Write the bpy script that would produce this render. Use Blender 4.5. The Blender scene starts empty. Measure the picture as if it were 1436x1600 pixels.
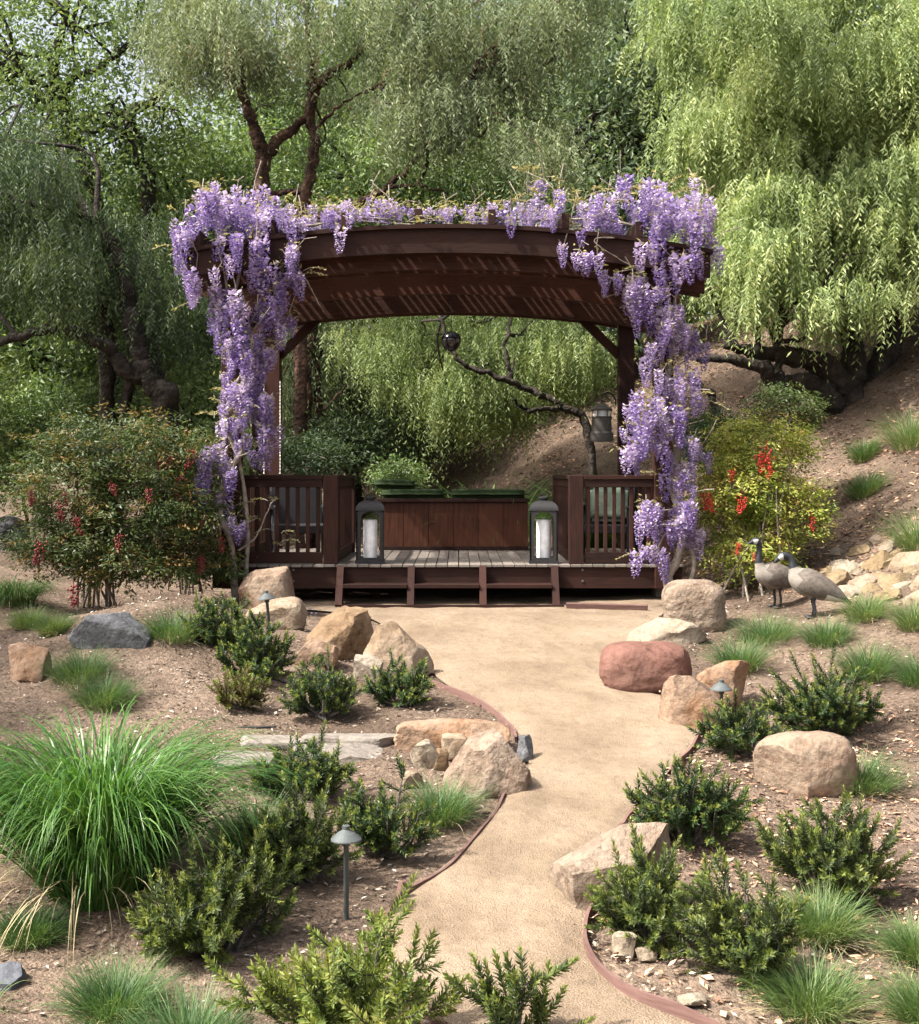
import bpy, bmesh, math, random
import numpy as np
from mathutils import Vector, Matrix, noise as mnoise

random.seed(7)
RNG = np.random.default_rng(11)
SC = bpy.context.scene
COL = SC.collection

# ------------------------------------------------------------------ camera, sky, sun, exposure
F, CX, CY, CZ = 2030.0, 718.0, 742.0, 1.38          # photograph pixels; camera height in metres
cam = bpy.data.cameras.new('camera')
cam.sensor_fit = 'HORIZONTAL'; cam.sensor_width = 36.0
cam.lens = F / 1436.0 * 36.0
cam.shift_y = -58.0 / 1436.0
cam.clip_start = 0.1; cam.clip_end = 500
camo = bpy.data.objects.new('camera', cam); COL.objects.link(camo)
camo.location = (0, 0, CZ); camo.rotation_euler = (math.radians(90), 0, 0)
SC.camera = camo

SUN_EL, SUN_AZ = math.radians(51), math.radians(251)   # azimuth clockwise from +Y
TOSUN = Vector((math.sin(SUN_AZ) * math.cos(SUN_EL), math.cos(SUN_AZ) * math.cos(SUN_EL), math.sin(SUN_EL)))
world = bpy.data.worlds.new('World'); SC.world = world; world.use_nodes = True
wn = world.node_tree.nodes; wl = world.node_tree.links
sky = wn.new('ShaderNodeTexSky'); sky.sky_type = 'NISHITA'; sky.sun_disc = False
sky.sun_elevation = SUN_EL; sky.sun_rotation = SUN_AZ
sky.air_density = 1.0; sky.dust_density = 8.0; sky.ozone_density = 0.4
bgn = wn['Background']; bgn.inputs['Strength'].default_value = 0.15
hs = wn.new('ShaderNodeHueSaturation'); hs.inputs['Saturation'].default_value = .5     # hazy, milky sky
wl.new(sky.outputs[0], hs.inputs['Color']); wl.new(hs.outputs[0], bgn.inputs[0])
sun = bpy.data.lights.new('sun', 'SUN'); sun.energy = 4.0; sun.angle = math.radians(1.2); sun.color = (1.0, 0.95, 0.87)
suno = bpy.data.objects.new('sun', sun); COL.objects.link(suno)
suno.rotation_euler = (-TOSUN).to_track_quat('-Z', 'Y').to_euler(); suno.location = TOSUN * 60
SC.view_settings.view_transform = 'Standard'; SC.view_settings.look = 'None'
SC.view_settings.exposure = 1.3; SC.view_settings.gamma = 1.0; SC.view_settings.use_curve_mapping = False
SC.cycles.use_denoising = True
SC.cycles.max_bounces = 6; SC.cycles.diffuse_bounces = 3; SC.cycles.glossy_bounces = 2
SC.cycles.transmission_bounces = 4; SC.cycles.transparent_max_bounces = 6
SC.cycles.caustics_reflective = False; SC.cycles.caustics_refractive = False

# ------------------------------------------------------------------ mesh helpers
def mesh_np(name, V, faces, smooth=False):
    """V (n,3); faces: array (m,k) or list of such arrays"""
    if not isinstance(faces, (list, tuple)): faces = [faces]
    faces = [np.asarray(f, dtype=np.int32) for f in faces if len(f)]
    me = bpy.data.meshes.new(name)
    V = np.asarray(V, dtype=np.float32)
    me.vertices.add(len(V)); me.vertices.foreach_set('co', V.ravel())
    loops = np.concatenate([f.ravel() for f in faces])
    tot = np.concatenate([np.full(len(f), f.shape[1], np.int32) for f in faces])
    start = np.concatenate([[0], np.cumsum(tot)[:-1]]).astype(np.int32)
    me.loops.add(len(loops)); me.loops.foreach_set('vertex_index', loops)
    me.polygons.add(len(tot)); me.polygons.foreach_set('loop_start', start)
    me.polygons.foreach_set('use_smooth', np.full(len(tot), bool(smooth)))
    me.update(calc_edges=True)
    return me

def link(name, me, mat=None, parent=None, loc=None, rot=None, scale=None):
    o = bpy.data.objects.new(name, me); COL.objects.link(o)
    if mat is not None and me is not None and len(me.materials) == 0: me.materials.append(mat)
    if parent is not None: o.parent = parent
    if loc is not None: o.location = loc
    if rot is not None: o.rotation_euler = rot
    if scale is not None: o.scale = scale
    return o

def empty(name, loc, label, cat, group=None, rotz=0):
    o = bpy.data.objects.new(name, None); COL.objects.link(o); o.location = loc; o.rotation_euler = (0, 0, rotz)
    o.empty_display_size = 0.1
    return tag(o, label, cat, group)

def tag(o, label=None, cat=None, group=None, kind=None):
    if label: o['label'] = label
    if cat: o['category'] = cat
    if group: o['group'] = group
    if kind: o['kind'] = kind
    return o

class Acc:
    def __init__(s): s.V = []; s.Q = []; s.T = []; s.n = 0
    def add(s, V, Q=None, T=None):
        V = np.asarray(V, float).reshape(-1, 3)
        if Q is not None and len(Q): s.Q.append(np.asarray(Q, int) + s.n)
        if T is not None and len(T): s.T.append(np.asarray(T, int) + s.n)
        s.V.append(V); s.n += len(V)
    def mesh(s, name, smooth=False):
        fs = []
        if s.Q: fs.append(np.concatenate(s.Q))
        if s.T: fs.append(np.concatenate(s.T))
        return mesh_np(name, np.concatenate(s.V), fs, smooth)
    def build(s, name, mat, parent=None, smooth=False, off=None):
        if off is not None: s.V = [v - np.asarray(off) for v in s.V]
        return link(name, s.mesh(name, smooth), mat, parent)

def norm(a):
    a = np.asarray(a, float)
    return a / np.maximum(np.linalg.norm(a, axis=-1, keepdims=True), 1e-9)

def tube(acc, pts, radii, sides=8, cap=True):
    P = np.asarray(pts, float); n = len(P)
    R = np.broadcast_to(np.asarray(radii, float), (n,))
    T = norm(np.gradient(P, axis=0))
    up = np.array([0, 0, 1.0]) if abs(T[0][2]) < .9 else np.array([1.0, 0, 0])
    u = norm(np.cross(T[0], up)); U = []
    for i in range(n):
        u = norm(u - T[i] * np.dot(u, T[i])); U.append(u)
    U = np.array(U); W = np.cross(T, U)
    a = np.linspace(0, 2 * np.pi, sides, endpoint=False)
    ring = P[:, None] + R[:, None, None] * (np.cos(a)[None, :, None] * U[:, None] + np.sin(a)[None, :, None] * W[:, None])
    i = np.arange(n - 1)[:, None] * sides; j = np.arange(sides)[None]
    jn = (j + 1) % sides
    Q = np.stack([i + j, i + jn, i + sides + jn, i + sides + j], -1).reshape(-1, 4)
    V = ring.reshape(-1, 3); Tt = []
    if cap:
        V = np.concatenate([V, P[:1], P[-1:]]); b = n * sides
        j = np.arange(sides); jn = (j + 1) % sides
        Tt = np.concatenate([np.stack([jn, j, np.full(sides, b)], -1),
                             np.stack([(n - 1) * sides + j, (n - 1) * sides + jn, np.full(sides, b + 1)], -1)])
    acc.add(V, Q, Tt)

def smoothpath(pts, n):
    """Catmull-Rom through pts"""
    P = np.asarray(pts, float); P = np.concatenate([2 * P[:1] - P[1:2], P, 2 * P[-1:] - P[-2:-1]])
    m = len(P) - 3; out = []
    for k in range(n):
        t = k / (n - 1) * m; i = min(int(t), m - 1); t -= i
        a, b, c, d = P[i:i + 4]
        out.append(.5 * (2 * b + (c - a) * t + (2 * a - 5 * b + 4 * c - d) * t * t + (3 * b - a - 3 * c + d) * t ** 3))
    return np.array(out)

def lathe(acc, prof, sides=24, center=(0, 0, 0)):
    a = np.linspace(0, 2 * np.pi, sides, endpoint=False); P = np.asarray(prof, float); n = len(P)
    V = np.stack([P[:, None, 0] * np.cos(a), P[:, None, 0] * np.sin(a), np.repeat(P[:, None, 1], sides, 1)], -1).reshape(-1, 3) + np.asarray(center)
    i = np.arange(n - 1)[:, None] * sides; j = np.arange(sides)[None]; jn = (j + 1) % sides
    acc.add(V, np.stack([i + j, i + jn, i + sides + jn, i + sides + j], -1).reshape(-1, 4))

def box_mesh(name, sx, sy, sz, bev=0.004):
    bm = bmesh.new(); bmesh.ops.create_cube(bm, size=1.0)
    bmesh.ops.scale(bm, vec=(sx, sy, sz), verts=bm.verts)
    if bev: bmesh.ops.bevel(bm, geom=bm.edges[:], offset=bev, segments=1, affect='EDGES')
    me = bpy.data.meshes.new(name); bm.to_mesh(me); bm.free(); return me

def abox(acc, x0, x1, y0, y1, z0, z1):
    V = [(x, y, z) for z in (z0, z1) for y in (y0, y1) for x in (x0, x1)]
    acc.add(V, [(0, 2, 3, 1), (4, 5, 7, 6), (0, 1, 5, 4), (2, 6, 7, 3), (0, 4, 6, 2), (1, 3, 7, 5)])

def leaves(name, pos, dr, side, L, W, mat, parent=None, off=None, fold=0.25):
    """one four-cornered, slightly folded leaf per row"""
    pos = np.asarray(pos, float); dr = norm(dr); side = norm(np.asarray(side) - dr * np.sum(side * dr, -1, keepdims=True))
    nr = np.cross(dr, side); n = len(pos)
    L = np.broadcast_to(L, (n,))[:, None]; W = np.broadcast_to(W, (n,))[:, None]
    mid = pos + dr * L * .45
    V = np.stack([pos, mid + side * W * .5 + nr * W * fold, pos + dr * L, mid - side * W * .5 + nr * W * fold], 1).reshape(-1, 3)
    if off is not None: V = V - np.asarray(off)
    return link(name, mesh_np(name, V, np.arange(n * 4).reshape(-1, 4)), mat, parent)

def blades(base, az, e0, e1, L, W, segs=7, power=1.3, rng=RNG):
    """arching grass blades -> V, Q"""
    n = len(base); t = (np.arange(segs) + .5) / segs
    el = e0[:, None] + (e1 - e0)[:, None] * t[None] ** power
    wob = rng.normal(0, .10, (n, 1)) * np.linspace(0, 1, segs)[None]
    d = np.stack([np.cos(el) * np.cos(az[:, None] + wob), np.cos(el) * np.sin(az[:, None] + wob), np.sin(el)], -1) * (L / segs)[:, None, None]
    P = np.concatenate([base[:, None], base[:, None] + np.cumsum(d, 1)], 1)
    tw = rng.normal(0, .5, n)
    s = np.stack([-np.sin(az + tw), np.cos(az + tw), rng.normal(0, .2, n)], -1)
    tt = np.arange(segs + 1) / segs
    w = (W[:, None] * (.55 + .9 * tt - 1.45 * tt ** 2.2 + .02)) * .5
    V = np.stack([P - s[:, None] * w[..., None], P + s[:, None] * w[..., None]], 2).reshape(-1, 3)
    k = np.arange(n)[:, None] * (segs + 1) * 2 + np.arange(segs)[None] * 2
    Q = np.stack([k, k + 1, k + 3, k + 2], -1).reshape(-1, 4)
    return V, Q

def vnoise(x, y, seed=0):
    xi = np.floor(x).astype(np.int64); yi = np.floor(y).astype(np.int64); xf = x - xi; yf = y - yi
    def hsh(a, b):
        v = (a * 374761393 + b * 668265263 + seed * 974634777) & 0x7fffffff
        v = ((v ^ (v >> 13)) * 1274126177) & 0x7fffffff
        return ((v ^ (v >> 16)) & 0xffff) / 65535.0
    u = xf * xf * (3 - 2 * xf); v = yf * yf * (3 - 2 * yf)
    return (hsh(xi, yi) * (1 - u) + hsh(xi + 1, yi) * u) * (1 - v) + (hsh(xi, yi + 1) * (1 - u) + hsh(xi + 1, yi + 1) * u) * v

# ------------------------------------------------------------------ materials
def mat_new(name):
    m = bpy.data.materials.new(name); m.use_nodes = True
    return m, m.node_tree.nodes, m.node_tree.links, m.node_tree.nodes['Principled BSDF']

def ramp(N, cols, pos=None):
    r = N.new('ShaderNodeValToRGB'); e = r.color_ramp.elements
    while len(e) < len(cols): e.new(0.5)
    for i, c in enumerate(cols):
        e[i].position = pos[i] if pos else i / (len(cols) - 1)
        e[i].color = (*c, 1)
    return r

def leaf_mat(name, cols, trans=0.35, rough=0.5, spec=0.3, clump=0.8, tcol=(1.15, 1.2, .6)):
    m, N, L, B = mat_new(name)
    g = N.new('ShaderNodeNewGeometry'); tc = N.new('ShaderNodeTexCoord')
    nz = N.new('ShaderNodeTexNoise'); nz.inputs['Scale'].default_value = clump; nz.inputs['Detail'].default_value = 1
    L.new(tc.outputs['Object'], nz.inputs['Vector'])
    mx = N.new('ShaderNodeMath'); mx.operation = 'MULTIPLY_ADD'; mx.inputs[1].default_value = .62
    md = N.new('ShaderNodeMath'); md.operation = 'MULTIPLY_ADD'; md.inputs[1].default_value = 1.1; md.inputs[2].default_value = -.36
    L.new(nz.outputs['Fac'], md.inputs[0])
    L.new(g.outputs['Random Per Island'], mx.inputs[0]); L.new(md.outputs[0], mx.inputs[2])
    r = ramp(N, cols); L.new(mx.outputs[0], r.inputs[0])
    L.new(r.outputs[0], B.inputs['Base Color'])
    B.inputs['Roughness'].default_value = rough; B.inputs['Specular IOR Level'].default_value = spec
    if trans > 0:
        tr = N.new('ShaderNodeBsdfTranslucent')
        vm = N.new('ShaderNodeVectorMath'); vm.operation = 'MULTIPLY'; vm.inputs[1].default_value = tcol
        L.new(r.outputs[0], vm.inputs[0]); L.new(vm.outputs[0], tr.inputs['Color'])
        mix = N.new('ShaderNodeMixShader'); mix.inputs[0].default_value = trans
        L.new(B.outputs[0], mix.inputs[1]); L.new(tr.outputs[0], mix.inputs[2])
        L.new(mix.outputs[0], N['Material Output'].inputs['Surface'])
    return m

def wood_mat(name, c0, c1, scale=(30, 30, 3), rough=.7, bump=.25, spec=.15):
    m, N, L, B = mat_new(name)
    tc = N.new('ShaderNodeTexCoord'); mp = N.new('ShaderNodeMapping'); mp.inputs['Scale'].default_value = scale
    L.new(tc.outputs['Object'], mp.inputs['Vector'])
    oi = N.new('ShaderNodeObjectInfo')
    va = N.new('ShaderNodeVectorMath'); L.new(mp.outputs[0], va.inputs[0]); L.new(oi.outputs['Random'], va.inputs[1])
    nz = N.new('ShaderNodeTexNoise'); nz.inputs['Scale'].default_value = 1.0; nz.inputs['Detail'].default_value = 5; nz.inputs['Roughness'].default_value = .65
    L.new(va.outputs[0], nz.inputs['Vector'])
    n2 = N.new('ShaderNodeTexNoise'); n2.inputs['Scale'].default_value = 2.3; n2.inputs['Detail'].default_value = 3
    L.new(tc.outputs['Object'], n2.inputs['Vector'])
    ad = N.new('ShaderNodeMath'); ad.operation = 'MULTIPLY_ADD'; ad.inputs[1].default_value = .45
    L.new(n2.outputs['Fac'], ad.inputs[0]); L.new(nz.outputs['Fac'], ad.inputs[2])
    a2 = N.new('ShaderNodeMath'); a2.operation = 'MULTIPLY_ADD'; a2.inputs[1].default_value = .3; L.new(oi.outputs['Random'], a2.inputs[0]); L.new(ad.outputs[0], a2.inputs[2])
    r = ramp(N, [c0, tuple((a + b) / 2 for a, b in zip(c0, c1)), c1], [.45, .75, 1.1 if False else 1.0])
    L.new(a2.outputs[0], r.inputs[0]); L.new(r.outputs[0], B.inputs['Base Color'])
    B.inputs['Roughness'].default_value = rough; B.inputs['Specular IOR Level'].default_value = spec
    bp = N.new('ShaderNodeBump'); bp.inputs['Strength'].default_value = bump; bp.inputs['Distance'].default_value = .01
    L.new(nz.outputs['Fac'], bp.inputs['Height']); L.new(bp.outputs[0], B.inputs['Normal'])
    return m

def noise_mat(name, cols, scale=8, detail=6, rough=.85, bump=.4, dist=.02, pos=None, spec=.25, metal=0, scale2=None):
    m, N, L, B = mat_new(name)
    tc = N.new('ShaderNodeTexCoord')
    nz = N.new('ShaderNodeTexNoise'); nz.inputs['Scale'].default_value = scale; nz.inputs['Detail'].default_value = detail; nz.inputs['Roughness'].default_value = .62
    L.new(tc.outputs['Object'], nz.inputs['Vector'])
    r = ramp(N, cols, pos or [.3 + .4 * i / max(1, len(cols) - 1) for i in range(len(cols))])
    L.new(nz.outputs['Fac'], r.inputs[0]); L.new(r.outputs[0], B.inputs['Base Color'])
    n2 = N.new('ShaderNodeTexNoise'); n2.inputs['Scale'].default_value = scale2 or scale * 6; n2.inputs['Detail'].default_value = 5
    L.new(tc.outputs['Object'], n2.inputs['Vector'])
    bp = N.new('ShaderNodeBump'); bp.inputs['Strength'].default_value = bump; bp.inputs['Distance'].default_value = dist
    L.new(n2.outputs['Fac'], bp.inputs['Height']); L.new(bp.outputs[0], B.inputs['Normal'])
    B.inputs['Roughness'].default_value = rough; B.inputs['Specular IOR Level'].default_value = spec; B.inputs['Metallic'].default_value = metal
    return m

def chips_mat(name, cols, rough=.9):
    m, N, L, B = mat_new(name)
    g = N.new('ShaderNodeNewGeometry'); r = ramp(N, cols); L.new(g.outputs['Random Per Island'], r.inputs[0])
    L.new(r.outputs[0], B.inputs['Base Color']); B.inputs['Roughness'].default_value = rough; B.inputs['Specular IOR Level'].default_value = .2
    return m

def rock_mat(name, cols, scale=2.2, vein=None, bump=.6, strata=0.0):
    m, N, L, B = mat_new(name)
    tc = N.new('ShaderNodeTexCoord'); oi = N.new('ShaderNodeObjectInfo')
    va = N.new('ShaderNodeVectorMath'); L.new(tc.outputs['Object'], va.inputs[0])
    mlt = N.new('ShaderNodeMath'); mlt.operation = 'MULTIPLY'; mlt.inputs[1].default_value = 37.0
    L.new(oi.outputs['Random'], mlt.inputs[0]); L.new(mlt.outputs[0], va.inputs[1])
    n1 = N.new('ShaderNodeTexNoise'); n1.inputs['Scale'].default_value = scale; n1.inputs['Detail'].default_value = 7; n1.inputs['Roughness'].default_value = .66
    n1.inputs['Distortion'].default_value = .6
    L.new(va.outputs[0], n1.inputs['Vector'])
    r = ramp(N, cols, [.28 + .44 * i / (len(cols) - 1) for i in range(len(cols))]); L.new(n1.outputs['Fac'], r.inputs[0])
    n2 = N.new('ShaderNodeTexNoise'); n2.inputs['Scale'].default_value = 26; n2.inputs['Detail'].default_value = 6; n2.inputs['Roughness'].default_value = .7
    L.new(va.outputs[0], n2.inputs['Vector'])
    r2 = ramp(N, [(.62, .6, .58), (1, 1, 1), (1.12, 1.1, 1.06)], [.3, .52, .75]); L.new(n2.outputs['Fac'], r2.inputs[0])
    mu = N.new('ShaderNodeMix'); mu.data_type = 'RGBA'; mu.blend_type = 'MULTIPLY'; mu.inputs[0].default_value = .8
    L.new(r.outputs[0], mu.inputs[6]); L.new(r2.outputs[0], mu.inputs[7])
    # weathering stains and fine cracks
    n4 = N.new('ShaderNodeTexNoise'); n4.inputs['Scale'].default_value = 5; n4.inputs['Detail'].default_value = 8; n4.inputs['Roughness'].default_value = .7; n4.inputs['Distortion'].default_value = 1.2
    L.new(va.outputs[0], n4.inputs['Vector'])
    r4 = ramp(N, [(.36, .30, .26), (1, 1, 1), (1, 1, 1), (1.35, 1.33, 1.28)], [.33, .45, .62, .72]); L.new(n4.outputs['Fac'], r4.inputs[0])
    m4 = N.new('ShaderNodeMix'); m4.data_type = 'RGBA'; m4.blend_type = 'MULTIPLY'; m4.inputs[0].default_value = .75
    L.new(mu.outputs[2], m4.inputs[6]); L.new(r4.outputs[0], m4.inputs[7])
    dv = N.new('ShaderNodeVectorMath'); L.new(va.outputs[0], dv.inputs[0]); sc_ = N.new('ShaderNodeVectorMath'); sc_.operation = 'SCALE'; sc_.inputs['Scale'].default_value = .35
    L.new(n1.outputs['Color'], sc_.inputs[0]); L.new(sc_.outputs[0], dv.inputs[1])
    vo = N.new('ShaderNodeTexVoronoi'); vo.feature = 'DISTANCE_TO_EDGE'; vo.inputs['Scale'].default_value = 2.6; L.new(dv.outputs[0], vo.inputs['Vector'])
    rc = ramp(N, [(.35, .32, .30), (1, 1, 1)], [0, .022]); L.new(vo.outputs['Distance'], rc.inputs[0])
    m5 = N.new('ShaderNodeMix'); m5.data_type = 'RGBA'; m5.blend_type = 'MULTIPLY'; m5.inputs[0].default_value = .4
    L.new(m4.outputs[2], m5.inputs[6]); L.new(rc.outputs[0], m5.inputs[7])
    L.new(m5.outputs[2], B.inputs['Base Color'])
    B.inputs['Roughness'].default_value = .88; B.inputs['Specular IOR Level'].default_value = .25
    n3 = N.new('ShaderNodeTexNoise'); n3.inputs['Scale'].default_value = 9; n3.inputs['Detail'].default_value = 9; n3.inputs['Roughness'].default_value = .6
    L.new(va.outputs[0], n3.inputs['Vector'])
    bp = N.new('ShaderNodeBump'); bp.inputs['Strength'].default_value = bump; bp.inputs['Distance'].default_value = .07
    L.new(n3.outputs['Fac'], bp.inputs['Height']); L.new(bp.outputs[0], B.inputs['Normal'])
    return m

def plain_mat(name, c, rough=.5, metal=0, spec=.4, sss=0):
    m, N, L, B = mat_new(name)
    tc = N.new('ShaderNodeTexCoord'); nz = N.new('ShaderNodeTexNoise'); nz.inputs['Scale'].default_value = 14; nz.inputs['Detail'].default_value = 4
    L.new(tc.outputs['Object'], nz.inputs['Vector'])
    r = ramp(N, [tuple(x * .8 for x in c), tuple(min(1, x * 1.15) for x in c)], [.3, .7]); L.new(nz.outputs['Fac'], r.inputs[0])
    L.new(r.outputs[0], B.inputs['Base Color'])
    B.inputs['Roughness'].default_value = rough; B.inputs['Metallic'].default_value = metal; B.inputs['Specular IOR Level'].default_value = spec
    return m

M = {}
M['wood'] = wood_mat('stained_redwood', (.0075, .0046, .004), (.044, .018, .013), (70, 70, 5), bump=.15)
M['wood_x'] = wood_mat('stained_redwood_long', (.006, .0038, .0033), (.034, .0145, .0105), (5, 70, 70), bump=.15)
M['wood_y'] = wood_mat('stained_redwood_deep', (.006, .0038, .0033), (.034, .0145, .0105), (70, 5, 70), bump=.15)
M['beam'] = wood_mat('redwood_beam', (.014, .007, .0055), (.078, .032, .021), (5, 70, 70), bump=.15)
M['panel'] = wood_mat('redwood_panel', (.018, .0075, .0055), (.092, .034, .019), (50, 50, 3), rough=.5)
M['deck'] = wood_mat('weathered_deck', (.085, .072, .064), (.21, .18, .155), (70, 4, 70), rough=.8)
M['edging'] = wood_mat('bender_board', (.075, .042, .036), (.17, .10, .086), (6, 6, 60), rough=.75)
M['bark_dark'] = noise_mat('dark_bark', [(.012, .010, .008), (.032, .026, .021), (.065, .052, .042)], 6, rough=.95, bump=.9, dist=.05, scale2=22)
M['bark_red'] = noise_mat('red_bark', [(.022, .014, .011), (.065, .038, .028), (.15, .085, .058)], 6, rough=.95, bump=1.0, dist=.06, scale2=20)
M['bark_grey'] = noise_mat('grey_bark', [(.11, .095, .08), (.20, .175, .15), (.30, .27, .23)], 9, rough=.9, bump=.8, dist=.03, scale2=30)
M['bark_limb'] = noise_mat('grey_brown_bark', [(.04, .035, .03), (.085, .075, .065), (.13, .115, .10)], 9, rough=.9, bump=.8, dist=.03, scale2=30)
M['vine'] = noise_mat('vine_bark', [(.15, .12, .095), (.26, .22, .18), (.36, .31, .26)], 14, rough=.9, bump=.8, dist=.02)
M['iron'] = plain_mat('charcoal_metal', (.024, .023, .024), .6, 0, .25)
M['lampmetal'] = plain_mat('verdigris_lamp_metal', (.075, .085, .085), .6, .0, .3)
M['bronze'] = plain_mat('aged_bronze', (.10, .09, .08), .55, .4, .4)
M['candle'] = plain_mat('white_wax', (.80, .80, .80), .5, 0, .4)
M['glaze'] = plain_mat('black_glaze', (.015, .013, .016), .12, 0, .8)
M['cushion'] = noise_mat('green_canvas', [(.014, .026, .009), (.028, .046, .016)], 40, rough=.95, bump=.2, dist=.004)
M['palecushion'] = noise_mat('pale_green_canvas', [(.14, .19, .14), (.22, .27, .20)], 30, rough=.95, bump=.2, dist=.004)
M['chair'] = plain_mat('dark_wicker', (.015, .014, .016), .6)
M['hose'] = plain_mat('black_poly_tube', (.02, .02, .02), .5)
M['bulb'] = plain_mat('white_bulb', (.8, .78, .72), .3)
M['concrete'] = noise_mat('footing_concrete', [(.16, .14, .13), (.28, .26, .24)], 10)

# ------------------------------------------------------------------ terrain
def softplus(s, k): return np.log1p(np.exp(np.clip(s * k, -40, 40))) / k
def hgt(X, Y):
    X = np.asarray(X, float); Y = np.asarray(Y, float)
    base = -0.11 * softplus(13.5 - Y, 2.5) + 0.11 * softplus(5.0 - Y, 2.5)
    s = .60 * (X - 3.6) + .38 * (Y - softplus(Y - 26, .8) - 15)
    hill = softplus(s, 2.2)
    hill = np.where(hill > 4, 4 + (hill - 4) * .55, hill)
    far = .22 * (softplus(Y - 24, .6) - softplus(Y - 36, .6)) * np.clip(1 - (X + 2) / 8, 0.1, 1)
    bank = .22 * softplus(X - 2.7, 3) * np.exp(-((Y - 11.5) / 3.0) ** 2)
    mound = .34 * np.exp(-((X + 2.7) / 1.0) ** 2 - ((Y - 11.7) / 1.4) ** 2) + .10 * np.exp(-((X + 3.6) / 1.2) ** 2 - ((Y - 10.6) / 1.2) ** 2)
    lbank = .12 * softplus(-X - 4.2, 3)
    return base + hill + far + bank + mound + lbank

def P(px, py, Y): return np.array([(px - CX) / F * Y, Y, CZ - (py - CY) / F * Y])
_YS = np.linspace(3.5, 60, 11301)
def G(px, py):
    """ground point under a photograph pixel"""
    z = CZ - (py - CY) / F * _YS; X = (px - CX) / F * _YS
    i = int(np.argmax(z <= hgt(X, _YS)))
    if i == 0: i = len(_YS) - 1
    Y = _YS[i]; return np.array([(px - CX) / F * Y, Y, float(hgt((px - CX) / F * Y, Y))])

LEFT = [(470, 952), (560, 962), (610, 985), (665, 1030), (684, 1060), (725, 1086), (768, 1107), (800, 1140), (826, 1190), (812, 1225), (786, 1248), (755, 1290), (700, 1350), (625, 1402), (592, 1445), (600, 1510), (640, 1560), (692, 1602), (760, 1650), (830, 1700)]
RIGHT = [(1060, 946), (1025, 968), (990, 1000), (950, 1040), (985, 1074), (1045, 1092), (1094, 1125), (1088, 1160), (1040, 1212), (1003, 1252), (968, 1298), (900, 1345), (880, 1385), (918, 1425), (915, 1460), (925, 1500), (958, 1535), (1020, 1572), (1105, 1605), (1220, 1650)]
LG = smoothpath([G(*p)[:2] for p in LEFT], 160); RG = smoothpath([G(*p)[:2] for p in RIGHT], 160)
POLY = np.concatenate([[(LG[0][0] - .2, 14.3)], LG, RG[::-1], [(RG[0][0] + .2, 14.3)]])

def in_path(X, Y):
    x = np.asarray(X).ravel(); y = np.asarray(Y).ravel(); r = np.zeros(len(x), bool)
    a = POLY; b = np.roll(POLY, -1, 0)
    for (x0, y0), (x1, y1) in zip(a, b):
        if y0 == y1: continue
        c = (y0 > y) != (y1 > y)
        r ^= c & (x < (x1 - x0) * (y - y0) / (y1 - y0) + x0)
    return r
def path_dist(X, Y):
    x = np.asarray(X).ravel(); y = np.asarray(Y).ravel(); d = np.full(len(x), 9.0)
    for e in (LG, RG):
        for q in e[::2]: d = np.minimum(d, np.hypot(x - q[0], y - q[1]))
    return d

xs = np.concatenate([np.linspace(-60, -8, 30)[:-1], np.linspace(-8, 9, 215), np.linspace(9, 60, 30)[1:]])
ys = np.concatenate([np.linspace(-12, 4.5, 20)[:-1], np.linspace(4.5, 19, 215), np.linspace(19, 110, 80)[1:]])
GX, GY = np.meshgrid(xs, ys); gx, gy = GX.ravel(), GY.ravel()
mask = np.ones(len(gx)); near = (np.abs(gx) < 4) & (gy < 15) & (gy > 4)
mk = np.clip(path_dist(gx[near], gy[near]) / .35, 0, 1); mk[in_path(gx[near], gy[near])] = 0; mask[near] = mk
rough = (vnoise(gx * 2.1, gy * 2.1, 1) - .5) * .09 + (vnoise(gx * 6, gy * 6, 2) - .5) * .04 + (vnoise(gx * 15, gy * 15, 3) - .5) * .018
gz = hgt(gx, gy) + rough * mask - .02 * (1 - mask)
k = (np.arange(len(ys) - 1)[:, None] * len(xs) + np.arange(len(xs) - 1)[None]).ravel()
me = mesh_np('ground', np.stack([gx, gy, gz], -1), np.stack([k, k + 1, k + len(xs) + 1, k + len(xs)], -1), True)
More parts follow.
